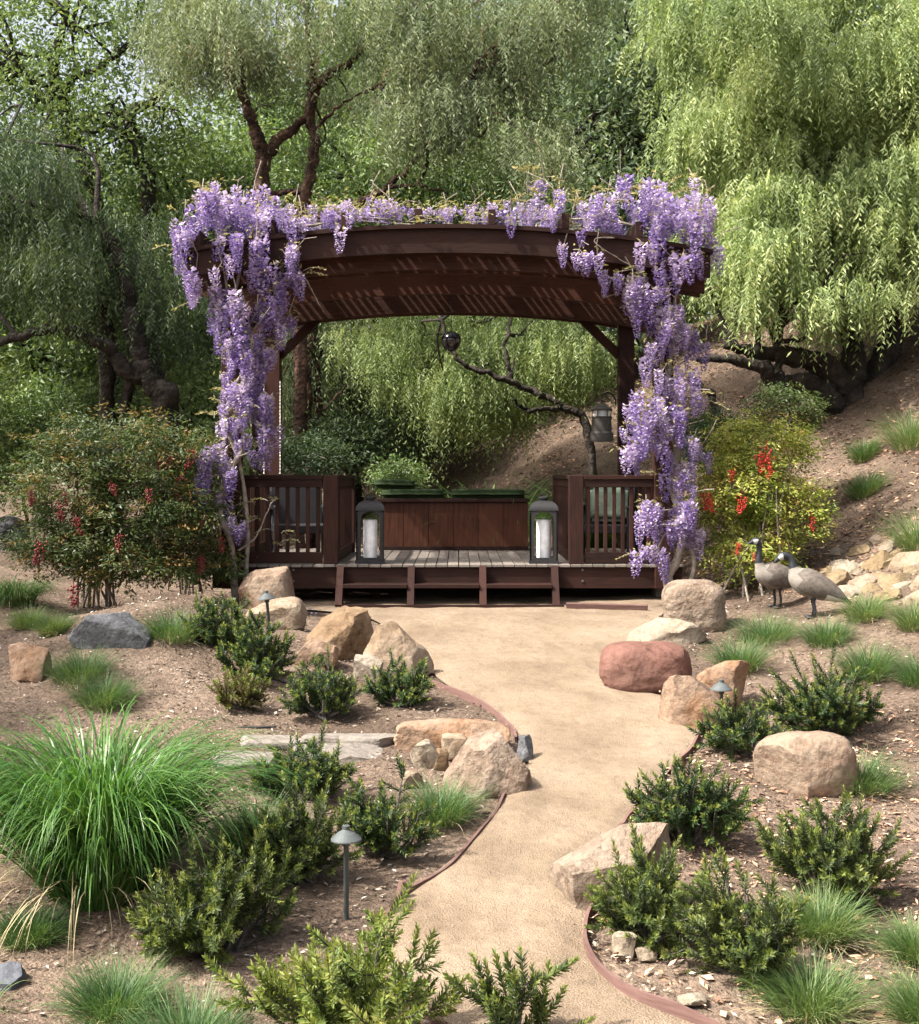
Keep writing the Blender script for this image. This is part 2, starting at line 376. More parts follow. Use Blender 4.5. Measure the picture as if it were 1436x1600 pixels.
def ground_mat():
    m, N, L, B = mat_new('mulch_soil')
    tc = N.new('ShaderNodeTexCoord')
    n1 = N.new('ShaderNodeTexNoise'); n1.inputs['Scale'].default_value = 1.1; n1.inputs['Detail'].default_value = 5; L.new(tc.outputs['Object'], n1.inputs[0])
    vo = N.new('ShaderNodeTexVoronoi'); vo.inputs['Scale'].default_value = 38; L.new(tc.outputs['Object'], vo.inputs[0])
    n2 = N.new('ShaderNodeTexNoise'); n2.inputs['Scale'].default_value = 60; n2.inputs['Detail'].default_value = 4; L.new(tc.outputs['Object'], n2.inputs[0])
    r1 = ramp(N, [(.086, .062, .046), (.138, .101, .076), (.188, .142, .108)], [.32, .5, .7]); L.new(n1.outputs[0], r1.inputs[0])
    bw = N.new('ShaderNodeSeparateColor'); L.new(vo.outputs['Color'], bw.inputs[0])
    r2 = ramp(N, [(.55, .52, .5), (.95, .93, .9), (1.5, 1.45, 1.4)]); L.new(bw.outputs[0], r2.inputs[0])
    mu = N.new('ShaderNodeMix'); mu.data_type = 'RGBA'; mu.blend_type = 'MULTIPLY'; mu.inputs[0].default_value = .7
    L.new(r1.outputs[0], mu.inputs[6]); L.new(r2.outputs[0], mu.inputs[7]); L.new(mu.outputs[2], B.inputs['Base Color'])
    bp = N.new('ShaderNodeBump'); bp.inputs['Strength'].default_value = .8; bp.inputs['Distance'].default_value = .03
    ad = N.new('ShaderNodeMath'); L.new(bw.outputs[1], ad.inputs[0]); L.new(n2.outputs[0], ad.inputs[1])
    L.new(ad.outputs[0], bp.inputs['Height']); L.new(bp.outputs[0], B.inputs['Normal'])
    B.inputs['Roughness'].default_value = .95; B.inputs['Specular IOR Level'].default_value = .15
    return m
M['ground'] = ground_mat()
tag(link('ground', me, M['ground']), kind='structure')

# decomposed-granite path
rows, cols = len(LG), 36
tt = np.linspace(0, 1, cols)
PX = LG[:, None, 0] * (1 - tt) + RG[:, None, 0] * tt; PY = LG[:, None, 1] * (1 - tt) + RG[:, None, 1] * tt
top = np.stack([np.linspace(POLY[0][0], POLY[-1][0], cols), np.full(cols, 14.3)], -1)
extra = [top * (1 - a) + np.stack([PX[0], PY[0]], -1) * a for a in (0, .33, .66)]
PX = np.concatenate([np.array([e[:, 0] for e in extra]), PX]); PY = np.concatenate([np.array([e[:, 1] for e in extra]), PY]); rows += 3
edge = np.minimum(np.minimum(tt, 1 - tt) * 8, 1)[None]
pz = hgt(PX, PY) + .006 + (.022 * (vnoise(PX * 3, PY * 3, 9)) + .014 * vnoise(PX * 8, PY * 8, 8)) * edge
k = (np.arange(rows - 1)[:, None] * cols + np.arange(cols - 1)[None]).ravel()
me = mesh_np('path', np.stack([PX.ravel(), PY.ravel(), pz.ravel()], -1), np.stack([k, k + cols, k + cols + 1, k + 1], -1), True)
def path_mat():
    m, N, L, B = mat_new('decomposed_granite')
    tc = N.new('ShaderNodeTexCoord')
    n1 = N.new('ShaderNodeTexNoise'); n1.inputs['Scale'].default_value = 1.6; n1.inputs['Detail'].default_value = 6; n1.inputs['Roughness'].default_value = .6; L.new(tc.outputs['Object'], n1.inputs[0])
    n2 = N.new('ShaderNodeTexNoise'); n2.inputs['Scale'].default_value = 110; n2.inputs['Detail'].default_value = 3; L.new(tc.outputs['Object'], n2.inputs[0])
    n3 = N.new('ShaderNodeTexNoise'); n3.inputs['Scale'].default_value = 7; n3.inputs['Detail'].default_value = 5; L.new(tc.outputs['Object'], n3.inputs[0])
    r1 = ramp(N, [(.175, .129, .088), (.226, .171, .120), (.272, .213, .153)], [.3, .5, .7]); L.new(n1.outputs[0], r1.inputs[0])
    r2 = ramp(N, [(.7, .68, .66), (1, 1, 1), (1.15, 1.13, 1.1)], [.3, .5, .72]); L.new(n2.outputs[0], r2.inputs[0])
    mu = N.new('ShaderNodeMix'); mu.data_type = 'RGBA'; mu.blend_type = 'MULTIPLY'; mu.inputs[0].default_value = .9
    n5 = N.new('ShaderNodeTexNoise'); n5.inputs['Scale'].default_value = 16; n5.inputs['Detail'].default_value = 5; n5.inputs['Roughness'].default_value = .7; L.new(tc.outputs['Object'], n5.inputs[0])
    r5 = ramp(N, [(.62, .60, .58), (1, 1, 1), (1.12, 1.11, 1.08)], [.34, .5, .68]); L.new(n5.outputs[0], r5.inputs[0])
    m5 = N.new('ShaderNodeMix'); m5.data_type = 'RGBA'; m5.blend_type = 'MULTIPLY'; m5.inputs[0].default_value = .38
    L.new(r1.outputs[0], mu.inputs[6]); L.new(r2.outputs[0], mu.inputs[7]); L.new(mu.outputs[2], m5.inputs[6]); L.new(r5.outputs[0], m5.inputs[7]); L.new(m5.outputs[2], B.inputs['Base Color'])
    ad = N.new('ShaderNodeMath'); ad.operation = 'MULTIPLY_ADD'; ad.inputs[1].default_value = 2.5; L.new(n3.outputs[0], ad.inputs[0]); L.new(n2.outputs[0], ad.inputs[2])
    bp = N.new('ShaderNodeBump'); bp.inputs['Strength'].default_value = .75; bp.inputs['Distance'].default_value = .018
    L.new(ad.outputs[0], bp.inputs['Height']); L.new(bp.outputs[0], B.inputs['Normal'])
    B.inputs['Roughness'].default_value = .95; B.inputs['Specular IOR Level'].default_value = .15
    return m
tag(link('path', me, path_mat()), kind='structure')

# ------------------------------------------------------------------ pergola on its deck
XC, YF, YR = -0.13, 14.0, 16.95            # centre line, front posts, rear posts
DZ = 0.42                                   # deck surface
RARC = 14.5
def zarc(x, top): return top - (x - XC) ** 2 / (2 * RARC)
perg = empty('pergola', (XC, YF, 0), 'dark redwood pergola with arched lattice roof on a raised deck with railings and steps', 'pergola')
ORG = np.array([XC, YF, 0.0])
def part(name, me, mat, c, parent=perg, rot=None):
    """c in world; parents are unrotated, so subtract their world origin"""
    o = link(name, me, mat, parent, rot=rot)
    w = Vector(c); p = parent
    while p is not None: w -= p.location; p = p.parent
    o.location = w; return o

# deck
rim = Acc()
DX0, DX1, DY0, DY1 = XC - 2.52, XC + 2.52, 13.93, 17.3
abox(rim, DX0, DX1, DY0, DY0 + .045, DZ - .255, DZ - .022)
abox(rim, DX0, DX1, DY1 - .045, DY1, DZ - .255, DZ - .03)
abox(rim, DX0, DX0 + .045, DY0 + .047, DY1 - .047, DZ - .25, DZ - .03)
abox(rim, DX1 - .045, DX1, DY0 + .047, DY1 - .047, DZ - .25, DZ - .03)
for yy in (14.7, 15.5, 16.3): abox(rim, DX0 + .05, DX1 - .05, yy, yy + .05, DZ - .24, DZ - .032)
deck = rim.build('deck_frame', M['wood_x'], perg, off=ORG)
bw = .112; nb = int((DX1 - DX0) / (bw + .008))
bmA = box_mesh('board', bw, 1.02, .028, .003)
for i in range(nb):
    x = DX0 + .06 + i * (bw + .008)
    off = [0, .35][i % 2]
    for j, yy in enumerate((14.41, 15.44, 16.47)):
        if yy + .51 > DY1 + .3: continue
        part('board', bmA, M['deck'], (x + RNG.normal(0, .001), yy, DZ - .014 + RNG.normal(0, .0012)), deck)
bolts = Acc()
for x in (-1.75, 1.35):
    for z in (.36, .24):
        lathe(bolts, [(0.0, 0), (.014, 0), (.014, .01), (0, .012)], 8)
        v = bolts.V[-1]; bolts.V[-1] = np.stack([v[:, 0] + x + XC + .1, DY0 - v[:, 2], v[:, 1] + z], -1)
bolts.build('bolt', M['bronze'], perg, off=ORG)
for x in (DX0 + .35, XC + 2.42, XC - 1.6, XC + .0):
    for y in (14.35, 16.6):
        if y < 15 and abs(x - XC) < 1.7: continue
        a = Acc(); abox(a, x - .14, x + .14, y - .14, y + .14, -.2, DZ - .26); a.build('footing', M['concrete'], perg, off=ORG)

# steps
st = Acc(); abox(st, XC - 1.12, XC + 1.22, 13.55, 13.585, -.03, .022); steps = st.build('step_base_board', M['wood_x'], perg, off=ORG)
SX = [-1.19, -.435, .327, 1.095]
prof = [(13.92, .405), (13.86, .405), (13.60, .02), (13.62, -.02), (13.72, -.02), (13.92, .15)]
sa = Acc(); n = len(prof)
V = [(-.036, y - 13.7, z) for y, z in prof] + [(.036, y - 13.7, z) for y, z in prof]
sa.add(V, [(i, (i + 1) % n, (i + 1) % n + n, i + n) for i in range(n)], [(0, i + 1, i) for i in range(1, n - 1)] + [(n, n + i, n + i + 1) for i in range(1, n - 1)])
sm = sa.mesh('stringer')
for x in SX: part('stringer', sm, M['wood'], (XC + x + .05, 13.7, 0))
for a0, b0 in zip(SX[:-1], SX[1:]):
    w = b0 - a0 - .076
    part('tread', box_mesh('tread', w, .24, .04), M['wood_x'], (XC + .05 + (a0 + b0) / 2, 13.80, .205))

# posts, braces
pm = box_mesh('post', .20, .20, 3.35, .008)
for x, y in ((-2.32, YF), (2.32, YF), (-2.30, YR), (2.30, YR)):
    part('post', pm, M['wood'], (XC + x, y, DZ - .26 + 3.35 / 2 - .0))
def brace(x0, z0, x1, z1, y):
    L = math.hypot(x1 - x0, z1 - z0); a = math.atan2(x1 - x0, z1 - z0)
    part('brace', box_mesh('brace', .11, .10, L, .005), M['wood'], ((x0 + x1) / 2, y, (z0 + z1) / 2), rot=(0, a, 0))
for s in (-1, 1):
    brace(XC + s * 2.22, 2.93, XC + s * 1.62, 3.52, YR)
    brace(XC + s * 2.24, 2.90, XC + s * 1.72, 3.42, YF + .0)

# arched members
def arc_beam(name, half, top, depth, y0, y1, mat, parent=perg, n=28):
    x = np.linspace(XC - half, XC + half, n); zt = zarc(x, top); zb = zt - depth
    V = np.concatenate([np.stack([x, np.full(n, y), z], -1) for y, z in ((y0, zb), (y0, zt), (y1, zt), (y1, zb))])
    i = np.arange(n - 1); Q = []
    for a, b in ((0, 1), (1, 2), (2, 3), (3, 0)):
        Q.append(np.stack([a * n + i, a * n + i + 1, b * n + i + 1, b * n + i], -1))
    Q.append(np.array([[0, n, 2 * n, 3 * n], [n - 1, 4 * n - 1, 3 * n - 1, 2 * n - 1]]))
    acc = Acc(); acc.add(V, np.concatenate(Q)); return acc.build(name, mat, parent, off=ORG)
TOP = 3.96
arc_beam('fascia', 2.76, TOP, .25, 13.62, 13.67, M['wood_x'])
arc_beam('fascia_cap', 2.78, TOP + .045, .042, 13.58, 13.70, M['wood_x'])
arc_beam('beam', 2.74, TOP - .01, .38, YF - .17, YF - .105, M['beam'])
arc_beam('beam', 2.74, TOP - .01, .38, YF + .105, YF + .17, M['beam'])
arc_beam('beam', 2.74, TOP - .03, .40, 15.42, 15.50, M['beam'])
arc_beam('beam', 2.72, TOP - .01, .47, YR - .17, YR - .105, M['beam'])
arc_beam('beam', 2.72, TOP - .01, .47, YR + .105, YR + .17, M['beam'])
rm = box_mesh('rafter', .075, 3.95, .16, .004)
for i in range(7):
    x = XC - 2.61 + .77 * i + .0
    part('rafter', rm, M['wood_y'], (x, 15.56, float(zarc(x, TOP)) + .047 + .08))
lm = box_mesh('lattice_slat', .052, 3.80, .028, .002)
nl = 52
for i in range(nl):
    x = XC - 2.68 + i * (5.36 / (nl - 1))
    if abs(((x - (XC - 2.61)) / .77) - round((x - (XC - 2.61)) / .77)) < .085: continue
    part('lattice_slat', lm, M['wood_y'], (x, 15.60, float(zarc(x, TOP)) + .016), rot=(0, math.atan((x - XC) / RARC), 0))
for j in range(24):
    y = 13.78 + j * .157
    for i in range(6):
        x0 = XC - 2.61 + .77 * i + .04; x1 = x0 + .69; xm = (x0 + x1) / 2
        if j == 0 and i == 0: bm_ = box_mesh('batten', .688, .055, .03, .002)
        part('batten', bm_, M['wood_x'], (xm, y, float(zarc(xm, TOP)) + .047), rot=(0, math.atan((xm - XC) / RARC), 0))

# railings
def railing(x0, x1, nslat):
    cx = (x0 + x1) / 2; w = x1 - x0
    t = part('top_rail', box_mesh('top_rail', w, .09, .045), M['wood_x'], (cx, YF, 1.355))
    part('rail', box_mesh('rail', w - .004, .04, .085), M['wood_x'], (cx, YF - .012, 1.288), t)
    part('rail', box_mesh('rail', w - .004, .04, .12), M['wood_x'], (cx, YF - .012, .49), t)
    smh = box_mesh('slat', .042, .024, .70)
    for i in range(nslat):
        part('slat', smh, M['wood'], (x0 + (i + .5) * w / nslat, YF, .90), t)
xl0, xl1 = XC - 2.215, -1.47; xr0, xr1 = 1.34, XC + 2.215
railing(xl0, xl1, 8); railing(xr0, xr1, 8)
ep = box_mesh('end_post', .16, .085, .955, .006)
part('end_post', ep, M['wood'], (-1.385, YF, DZ + .4775)); part('end_post', ep, M['wood'], (1.255, YF, DZ + .4775))
def side_rail(x, y0, y1):
    w = y1 - y0; cy = (y0 + y1) / 2
    t = part('top_rail', box_mesh('top_rail', .09, w, .045), M['wood_y'], (x, cy, 1.355))
    part('rail', box_mesh('rail', .04, w, .085), M['wood_y'], (x, cy, 1.288), t)
    part('rail', box_mesh('rail', .04, w, .12), M['wood_y'], (x, cy, .49), t)
    smh = box_mesh('slat', .024, .042, .70); n = int(w / .12)
    for i in range(n): part('slat', smh, M['wood'], (x, y0 + (i + .5) * w / n, .90), t)
    part('end_post', box_mesh('end_post', .09, .09, .955, .006), M['wood'], (x, y1 + .047, DZ + .4775))
side_rail(-1.345, YF + .05, 16.1); side_rail(1.215, YF + .05, 16.3)
def back_rail(x0, x1, y):
    w = x1 - x0; t = part('top_rail', box_mesh('top_rail', w, .09, .045), M['wood_x'], ((x0 + x1) / 2, y, 1.355))
    part('rail', box_mesh('rail', w, .04, .12), M['wood_x'], ((x0 + x1) / 2, y, .49), t)
    n = int(w / .12); smh = box_mesh('slat', .042, .024, .80)
    for i in range(n): part('slat', smh, M['wood'], (x0 + (i + .5) * w / n, y, .93), t)
for s in (-1, 1):
    x = XC + s * 2.31; y0, y1 = YF + .11, YR - .11; w = y1 - y0
    t = part('top_rail', box_mesh('top_rail', .09, w, .045), M['wood_y'], (x, (y0 + y1) / 2, 1.355))
    part('rail', box_mesh('rail', .04, w, .12), M['wood_y'], (x, (y0 + y1) / 2, .49), t)
    smh = box_mesh('slat', .024, .042, .80); n = int(w / .12)
    for i in range(n): part('slat', smh, M['wood'], (x, y0 + (i + .5) * w / n, .93), t)

# bench with panelled front
bx0, bx1, by0, by1 = -1.02, .87, 16.50, 17.15
bench = empty('storage_bench', ((bx0 + bx1) / 2, by0, DZ), 'reddish panelled storage bench at the back of the pergola deck', 'bench')
n = 6; w = (bx1 - bx0) / n
for i in range(n):
    part('front_panel', box_mesh('front_panel', w - .003, .025, .56, .004), M['panel'], (bx0 + (i + .5) * w, by0, DZ + .33), bench)
part('base_trim', box_mesh('base_trim', bx1 - bx0 + .01, .04, .05), M['wood_x'], ((bx0 + bx1) / 2, by0 - .006, DZ + .026), bench)
part('seat_board', box_mesh('seat_board', bx1 - bx0 + .05, by1 - by0 + .06, .045), M['wood_x'], ((bx0 + bx1) / 2, (by0 + by1) / 2 - .02, DZ + .636), bench)
part('side_panel', box_mesh('side_panel', .025, by1 - by0 - .04, .60), M['panel'], (bx0 + .015, (by0 + by1) / 2 + .01, DZ + .305), bench)
part('side_panel', box_mesh('side_panel', .025, by1 - by0 - .04, .60), M['panel'], (bx1 - .015, (by0 + by1) / 2 + .01, DZ + .305), bench)
part('back_panel', box_mesh('back_panel', bx1 - bx0 - .06, .025, .60), M['panel'], ((bx0 + bx1) / 2, by1 - .02, DZ + .305), bench)
def cushion_mesh(sx, sy, sz):
    bm = bmesh.new(); bmesh.ops.create_cube(bm, size=1.0); bmesh.ops.scale(bm, vec=(sx, sy, sz), verts=bm.verts)
    bmesh.ops.bevel(bm, geom=bm.edges[:], offset=min(sz * .42, .045), segments=4, affect='EDGES')
    bmesh.ops.subdivide_edges(bm, edges=[e for e in bm.edges if e.calc_length() > .25], cuts=6, use_grid_fill=True)
    for v in bm.verts:
        r = (1 - (2 * v.co.x / sx) ** 2) * (1 - (2 * v.co.y / sy) ** 2)
        v.co.z += .018 * r * (1 if v.co.z > 0 else 0) + .004 * mnoise.noise(v.co * 6)
    me = bpy.data.meshes.new('seat_cushion'); bm.to_mesh(me); bm.free()
    me.polygons.foreach_set('use_smooth', np.ones(len(me.polygons), bool)); return me
zc = DZ + .66
for x0, x1, lab in ((-1.03, -.16, 'dark green seat cushion on the bench, lying under another cushion'), (-.145, .87, 'long dark green seat cushion on the right half of the bench')):
    o = link('seat_cushion', cushion_mesh(x1 - x0, .62, .105), M['cushion'], loc=((x0 + x1) / 2, 16.80, zc + .0525)); tag(o, lab, 'cushion', 'green cushions on the bench')
o = link('seat_cushion', cushion_mesh(.60, .50, .11), M['cushion'], loc=(-.85, 16.85, zc + .105 + .068), rot=(0, .03, .1)); tag(o, 'small green cushion lying on top of another at the left end of the bench', 'cushion', 'green cushions on the bench')

# big arched lanterns with candles
def arch_panel(w, h, ow, z0, zs, th):
    """flat panel w x h with an arched opening, thickness th, in x-z, front at y=0"""
    acc = Acc(); n = 12; inner = [(-ow, z0)]; inner += [(-ow, zs)] + [(-ow * math.cos(math.pi * i / n), zs + ow * math.sin(math.pi * i / n)) for i in range(1, n)] + [(ow, zs), (ow, z0)]
    outer = []
    for i, (x, z) in enumerate(inner):
        if i == 0: outer.append((-w, 0))
        elif i == len(inner) - 1: outer.append((w, 0))
        elif i == 1: outer.append((-w, zs))
        elif i == len(inner) - 2: outer.append((w, zs))
        else:
            a = math.pi * (i - 1) / n
            c, s = -math.cos(a), math.sin(a); kx = w / max(abs(c), 1e-6); kz = (h - zs) / max(s, 1e-6); kk = min(kx, kz)
            outer.append((c * kk, zs + s * kk))
    m = len(inner); V = []
    for y in (0, th):
        V += [(x, y, z) for x, z in outer] + [(x, y, z) for x, z in inner]
    Q = []
    for i in range(m):
        j = (i + 1) % m
        Q += [(i, j, m + j, m + i), (2 * m + i, 3 * m + i, 3 * m + j, 2 * m + j), (m + i, m + j, 3 * m + j, 3 * m + i), (i, 2 * m + i, 2 * m + j, j)]
    acc.add(V, Q); return acc
def big_lantern(x, y, lab, clab, rz):
    t = empty('floor_lantern', (x, y, DZ), lab, 'lantern', 'arched lanterns at the top of the steps', rz)
    W = .152
    fr = Acc(); abox(fr, -W - .008, W + .008, -W - .008, W + .008, 0, .035); fr.build('base', M['iron'], t)
    me = arch_panel(W, .535, .104, .028, .425, .018).mesh('arched_side')
    for kq in range(4):
        a = kq * math.pi / 2
        o = link('arched_side', me, M['iron'], t, loc=(math.sin(a) * W * (1 if kq else 1), -math.cos(a) * W, .037), rot=(0, 0, a))
    rf = Acc(); ring = []
    for u in np.linspace(0, 1, 9):
        ww = .035 + (W + .006 - .035) * math.sqrt(max(0, 1 - u ** 2.2)); zz = .572 + .11 * u
        ring.append([(-ww, -ww, zz), (ww, -ww, zz), (ww, ww, zz), (-ww, ww, zz)])
    V = np.array(ring).reshape(-1, 3); Q = [(r * 4 + j, r * 4 + (j + 1) % 4, r * 4 + 4 + (j + 1) % 4, r * 4 + 4 + j) for r in range(8) for j in range(4)]
    rf.add(V, Q + [(32, 33, 34, 35), (3, 2, 1, 0)]); roof = rf.build('domed_roof', M['iron'], t)
    nk = Acc(); lathe(nk, [(.0, .66), (.045, .66), (.045, .70), (.06, .703), (.06, .715), (.03, .725), (0, .728)], 16); nk.build('vent_cap', M['iron'], roof)
    rg = Acc(); a = np.linspace(0, 2 * np.pi, 17); tube(rg, np.stack([.042 * np.cos(a), .012 * np.sin(a * 2), .735 + .022 * np.sin(a)], -1), .006, 6); rg.build('ring_handle', M['iron'], roof)
    c = Acc(); lathe(c, [(0, 0), (.076, 0), (.078, .01), (.078, .425), (.070, .438), (.055, .428), (0, .42)], 28); tube(c, [(0, 0, .41), (.002, 0, .445)], .003, 5)
    o = c.build('pillar_candle', M['candle'], smooth=True); o.location = (x, y, DZ + .038); tag(o, clab, 'candle', 'white pillar candles in the lanterns')
big_lantern((578 - CX) / F * 14.12, 14.17, 'charcoal arched floor lantern at the left of the steps, nearer the left railing', 'thick white pillar candle inside the left arched lantern', .06)
big_lantern((850 - CX) / F * 14.12, 14.17, 'charcoal arched floor lantern at the right of the steps, nearer the right railing', 'thick white pillar candle inside the right arched lantern', -.05)

# hanging lantern on a bracket at the rear post
hl = P(940, 690, 16.7)
t = empty('hanging_lantern', hl, 'weathered bronze lantern hanging from a curled bracket by the rear right post', 'lantern')
a = Acc(); lathe(a, [(0, 0), (.148, 0), (.150, .015), (.150, .105), (.140, .115), (.138, .125), (.130, .13), (.128, .30), (.135, .305), (.135, .32), (.10, .325)], 28); a.build('body', M['bronze'], t, smooth=False)
g_ = Acc(); lathe(g_, [(.105, .325), (.105, .40)], 20); g_.build('glass', M['candle'], t, smooth=True)
for kq in range(6):
    c = Acc(); q = kq * math.pi / 3; tube(c, [(.12 * math.cos(q), .12 * math.sin(q), .32), (.12 * math.cos(q), .12 * math.sin(q), .405)], .008, 6); c.build('cage_bar', M['bronze'], t)
a = Acc(); lathe(a, [(.14, .40), (.142, .415), (.09, .455), (.05, .47), (.045, .485), (.02, .49), (0, .492)], 28); a.build('cap', M['bronze'], t)
a = Acc(); tube(a, smoothpath([(0, 0, .49), (.005, 0, .56), (.03, .05, .62), (.11, .12, .635), (.19, .2, .58), (.21, .22, .48)], 16), .011, 7); a.build('bracket', M['iron'], t)
# hanging dark glass ornament
ob = P(705, 550, 15.46)
t = empty('hanging_ornament', ob, 'glossy black round pointed ornament hanging from the middle of the pergola roof', 'ornament')
a = Acc(); lathe(a, [(0, 0), (.02, .006), (.062, .026), (.100, .068), (.118, .12), (.115, .168), (.092, .21), (.055, .235), (.02, .244), (.0, .245)], 28); a.build('glazed_body', M['glaze'], t, smooth=True)
a = Acc(); tube(a, [(0, 0, .24), (0, 0, 3.56 - ob[2])], .005, 5); a.build('cord', M['iron'], t)
# string of bulbs on rear left post
a = Acc()
for x in (XC - 2.30 - .105, XC - 2.30 + .105):
    tube(a, [(x, YR - .108, 1.4), (x, YR - .108, 2.6)], .004, 4)
    for z in np.arange(1.4, 2.6, .045): lathe(a, [(0, -.011), (.011, 0), (0, .011)], 6, (x, YR - .112, z))
tag(a.build('string_light', M['bulb']), 'string of tiny white bulbs along the edges of the rear left post', 'string lights')
# armchairs behind the railings
def armchair(x, y, rz, lab):
    t = empty('armchair', (x, y, DZ), lab, 'chair', 'armchairs on the deck', rz)
    def pb(nm, sx, sy, sz, c, mat=M['chair'], rot=None, par=t): return link(nm, box_mesh(nm, sx, sy, sz, .012), mat, par, loc=c, rot=rot)
    pb('seat', .62, .60, .10, (0, 0, .33)); pb('backrest', .62, .09, .50, (0, .30, .58), rot=(-.18, 0, 0))
    for s in (-1, 1):
        pb('armrest', .07, .62, .05, (s * .33, 0, .58)); 
        for yy in (-.27, .27): pb('leg', .06, .06, .555, (s * .33, yy, .2775))
armchair(-1.87, 15.3, .3, 'dark armchair seen through the slats of the left railing')
armchair(1.72, 15.3, -.3, 'dark armchair with pale green pillow seen through the right railing')
o = link('pillow', cushion_mesh(.46, .14, .42), M['palecushion'], loc=(1.77, 15.42, DZ + .61), rot=(-.2, 0, -.3)); tag(o, 'pale green pillow on the armchair behind the right railing', 'pillow')
# board on the ground beside the steps
g0, g1 = G(885, 948), G(1012, 956); g0[1] = 13.5; g1[1] = 13.3
d_ = np.array([*( (P(1012, 950, 13.3) - P(885, 945, 13.5))[:2]), 0]); L_ = np.linalg.norm(d_)
mid = (P(1012, 950, 13.3) + P(885, 945, 13.5)) / 2
o = link('edging_board', box_mesh('edging_board', L_, .035, .09, .004), M['edging'], loc=(mid[0], mid[1], float(hgt(mid[0], mid[1])) + .035), rot=(.25, 0, math.atan2(d_[1], d_[0]))); tag(o, 'pinkish edging board lying beside the right end of the steps', 'edging')

# ------------------------------------------------------------------ path edging
def edging(pts, lab, hh=.028, th=.016, n=40):
    p = smoothpath([G(*q) for q in pts], n); p[:, 2] = hgt(p[:, 0], p[:, 1])
    d = norm(np.gradient(p[:, :2], axis=0)); s = np.stack([-d[:, 1], d[:, 0]], -1) * th / 2
    wob = np.interp(np.linspace(0, 1, n), np.linspace(0, 1, 9), RNG.normal(0, .006, 9))
    V = []
    for a, z in ((1, -.08), (1, hh), (-1, hh), (-1, -.08)):
        V.append(np.column_stack([p[:, :2] + a * s, p[:, 2] + z + (wob if z > 0 else 0)]))
    V = np.concatenate(V); i = np.arange(n - 1); Q = [np.stack([a * n + i, b * n + i, b * n + i + 1, a * n + i + 1], -1) for a, b in ((0, 1), (1, 2), (2, 3), (3, 0))]
    Q.append(np.array([[0, 3 * n, 2 * n, n], [n - 1, 2 * n - 1, 3 * n - 1, 4 * n - 1]]))
    acc = Acc(); acc.add(V, np.concatenate(Q)); tag(acc.build('path_edging', M['edging']), lab, 'edging', 'bender boards edging the path')
    return p
edging([(660, 1062), (684, 1072), (728, 1090), (768, 1110), (800, 1142), (806, 1158)], 'curved brown edging strip left of the path, above the big pitted boulder')
e = edging([(788, 1244), (778, 1268), (750, 1304), (700, 1358), (625, 1408), (600, 1440)], 'curved brown edging strip left of the path, below the big pitted boulder')
edging([(590, 1470), (598, 1520), (640, 1565), (692, 1606), (760, 1660)], 'edging strip behind the yellow green shrub at the bottom of the path')
edging([(1098, 1128), (1092, 1150), (1080, 1172), (1050, 1205)], 'short edging strip right of the path below the orange boulders')
edging([(1022, 1236), (1000, 1258), (978, 1284), (962, 1306)], 'short edging strip right of the path above the pale angular boulder')
edging([(932, 1412), (917, 1446), (916, 1486), (940, 1524), (1000, 1570), (1100, 1608), (1210, 1650)], 'pinkish edging strip sweeping along the lower right of the path', hh=.05)
edging([(1020, 1076), (1045, 1086)], 'stub of edging between the pink and orange boulders', n=6)
g = G(625, 1405)
o = link('edging_stake', box_mesh('edging_stake', .025, .04, .16, .004), M['edging'], loc=(g[0], g[1] - .03, g[2] + .02), rot=(0, .2, .6)); tag(o, 'short wooden stake holding the left edging strip', 'stake')

# ------------------------------------------------------------------ rocks
from mathutils import noise
def rock_mesh(name, seed, dims, boxy=.4, cuts=7, rough=.10, sub=4, fine=.035, taper=0):
    rs = np.random.default_rng(seed)
    bm = bmesh.new(); bmesh.ops.create_icosphere(bm, subdivisions=sub, radius=1.0)
    V = np.array([v.co[:] for v in bm.verts])
    e = 2 + boxy * 6
    V = V / (np.sum(np.abs(V) ** e, 1) ** (1 / e))[:, None]
    o = Vector(rs.uniform(-50, 50, 3))
    lowf = np.array([noise.noise(Vector(v) * 1.1 + o) for v in V]); V = V * (1 + rough * 1.6 * lowf)[:, None]
    for _ in range(max(0, cuts + 2)):
        nrm = norm(rs.normal(size=3)); d = rs.uniform(.58, .88)
        if nrm[2] < -.3: continue
        over = np.maximum(V @ nrm - d, 0); V = V - over[:, None] * nrm * .985
    V0 = V.copy()
    for i in range(len(V)):
        v = Vector(V0[i]); nn = noise.fractal(v * 2.2 + o, 1.0, 2.0, 4); n2 = noise.ridged_multi_fractal(v * 2.4 + o, 1.0, 2.1, 4, 1.0, 2.0) - 1.2
        V[i] = V0[i] * (1 + rough * .35 * nn + fine * .8 * n2)
    V = V / np.abs(V).max(0)
    if taper: V[:, :2] *= (1 - taper * (V[:, 2:3] * .5 + .5))
    V = V * (np.asarray(dims) / 2)
    me = bpy.data.meshes.new(name); bm.verts.ensure_lookup_table()
    for v, c in zip(bm.verts, V): v.co = c
    bm.to_mesh(me); bm.free(); me.polygons.foreach_set('use_smooth', np.ones(len(me.polygons), bool))
    me.set_sharp_from_angle(angle=math.radians(24))
    return me
TAN = rock_mat('tan_sandstone', [(0.144, 0.096, 0.058), (0.222, 0.163, 0.111), (0.271, 0.217, 0.159), (0.202, 0.130, 0.082)])
ORANGE = rock_mat('orange_sandstone', [(0.156, 0.073, 0.039), (0.225, 0.129, 0.073), (0.260, 0.181, 0.127), (0.216, 0.143, 0.098)])
REDTAN = rock_mat('red_tan_sandstone', [(0.163, 0.086, 0.059), (0.213, 0.136, 0.095), (0.236, 0.181, 0.132), (0.191, 0.114, 0.082)])
PINK = rock_mat('pink_stone', [(0.116, 0.054, 0.043), (0.155, 0.077, 0.059), (0.181, 0.104, 0.082)], bump=.35)
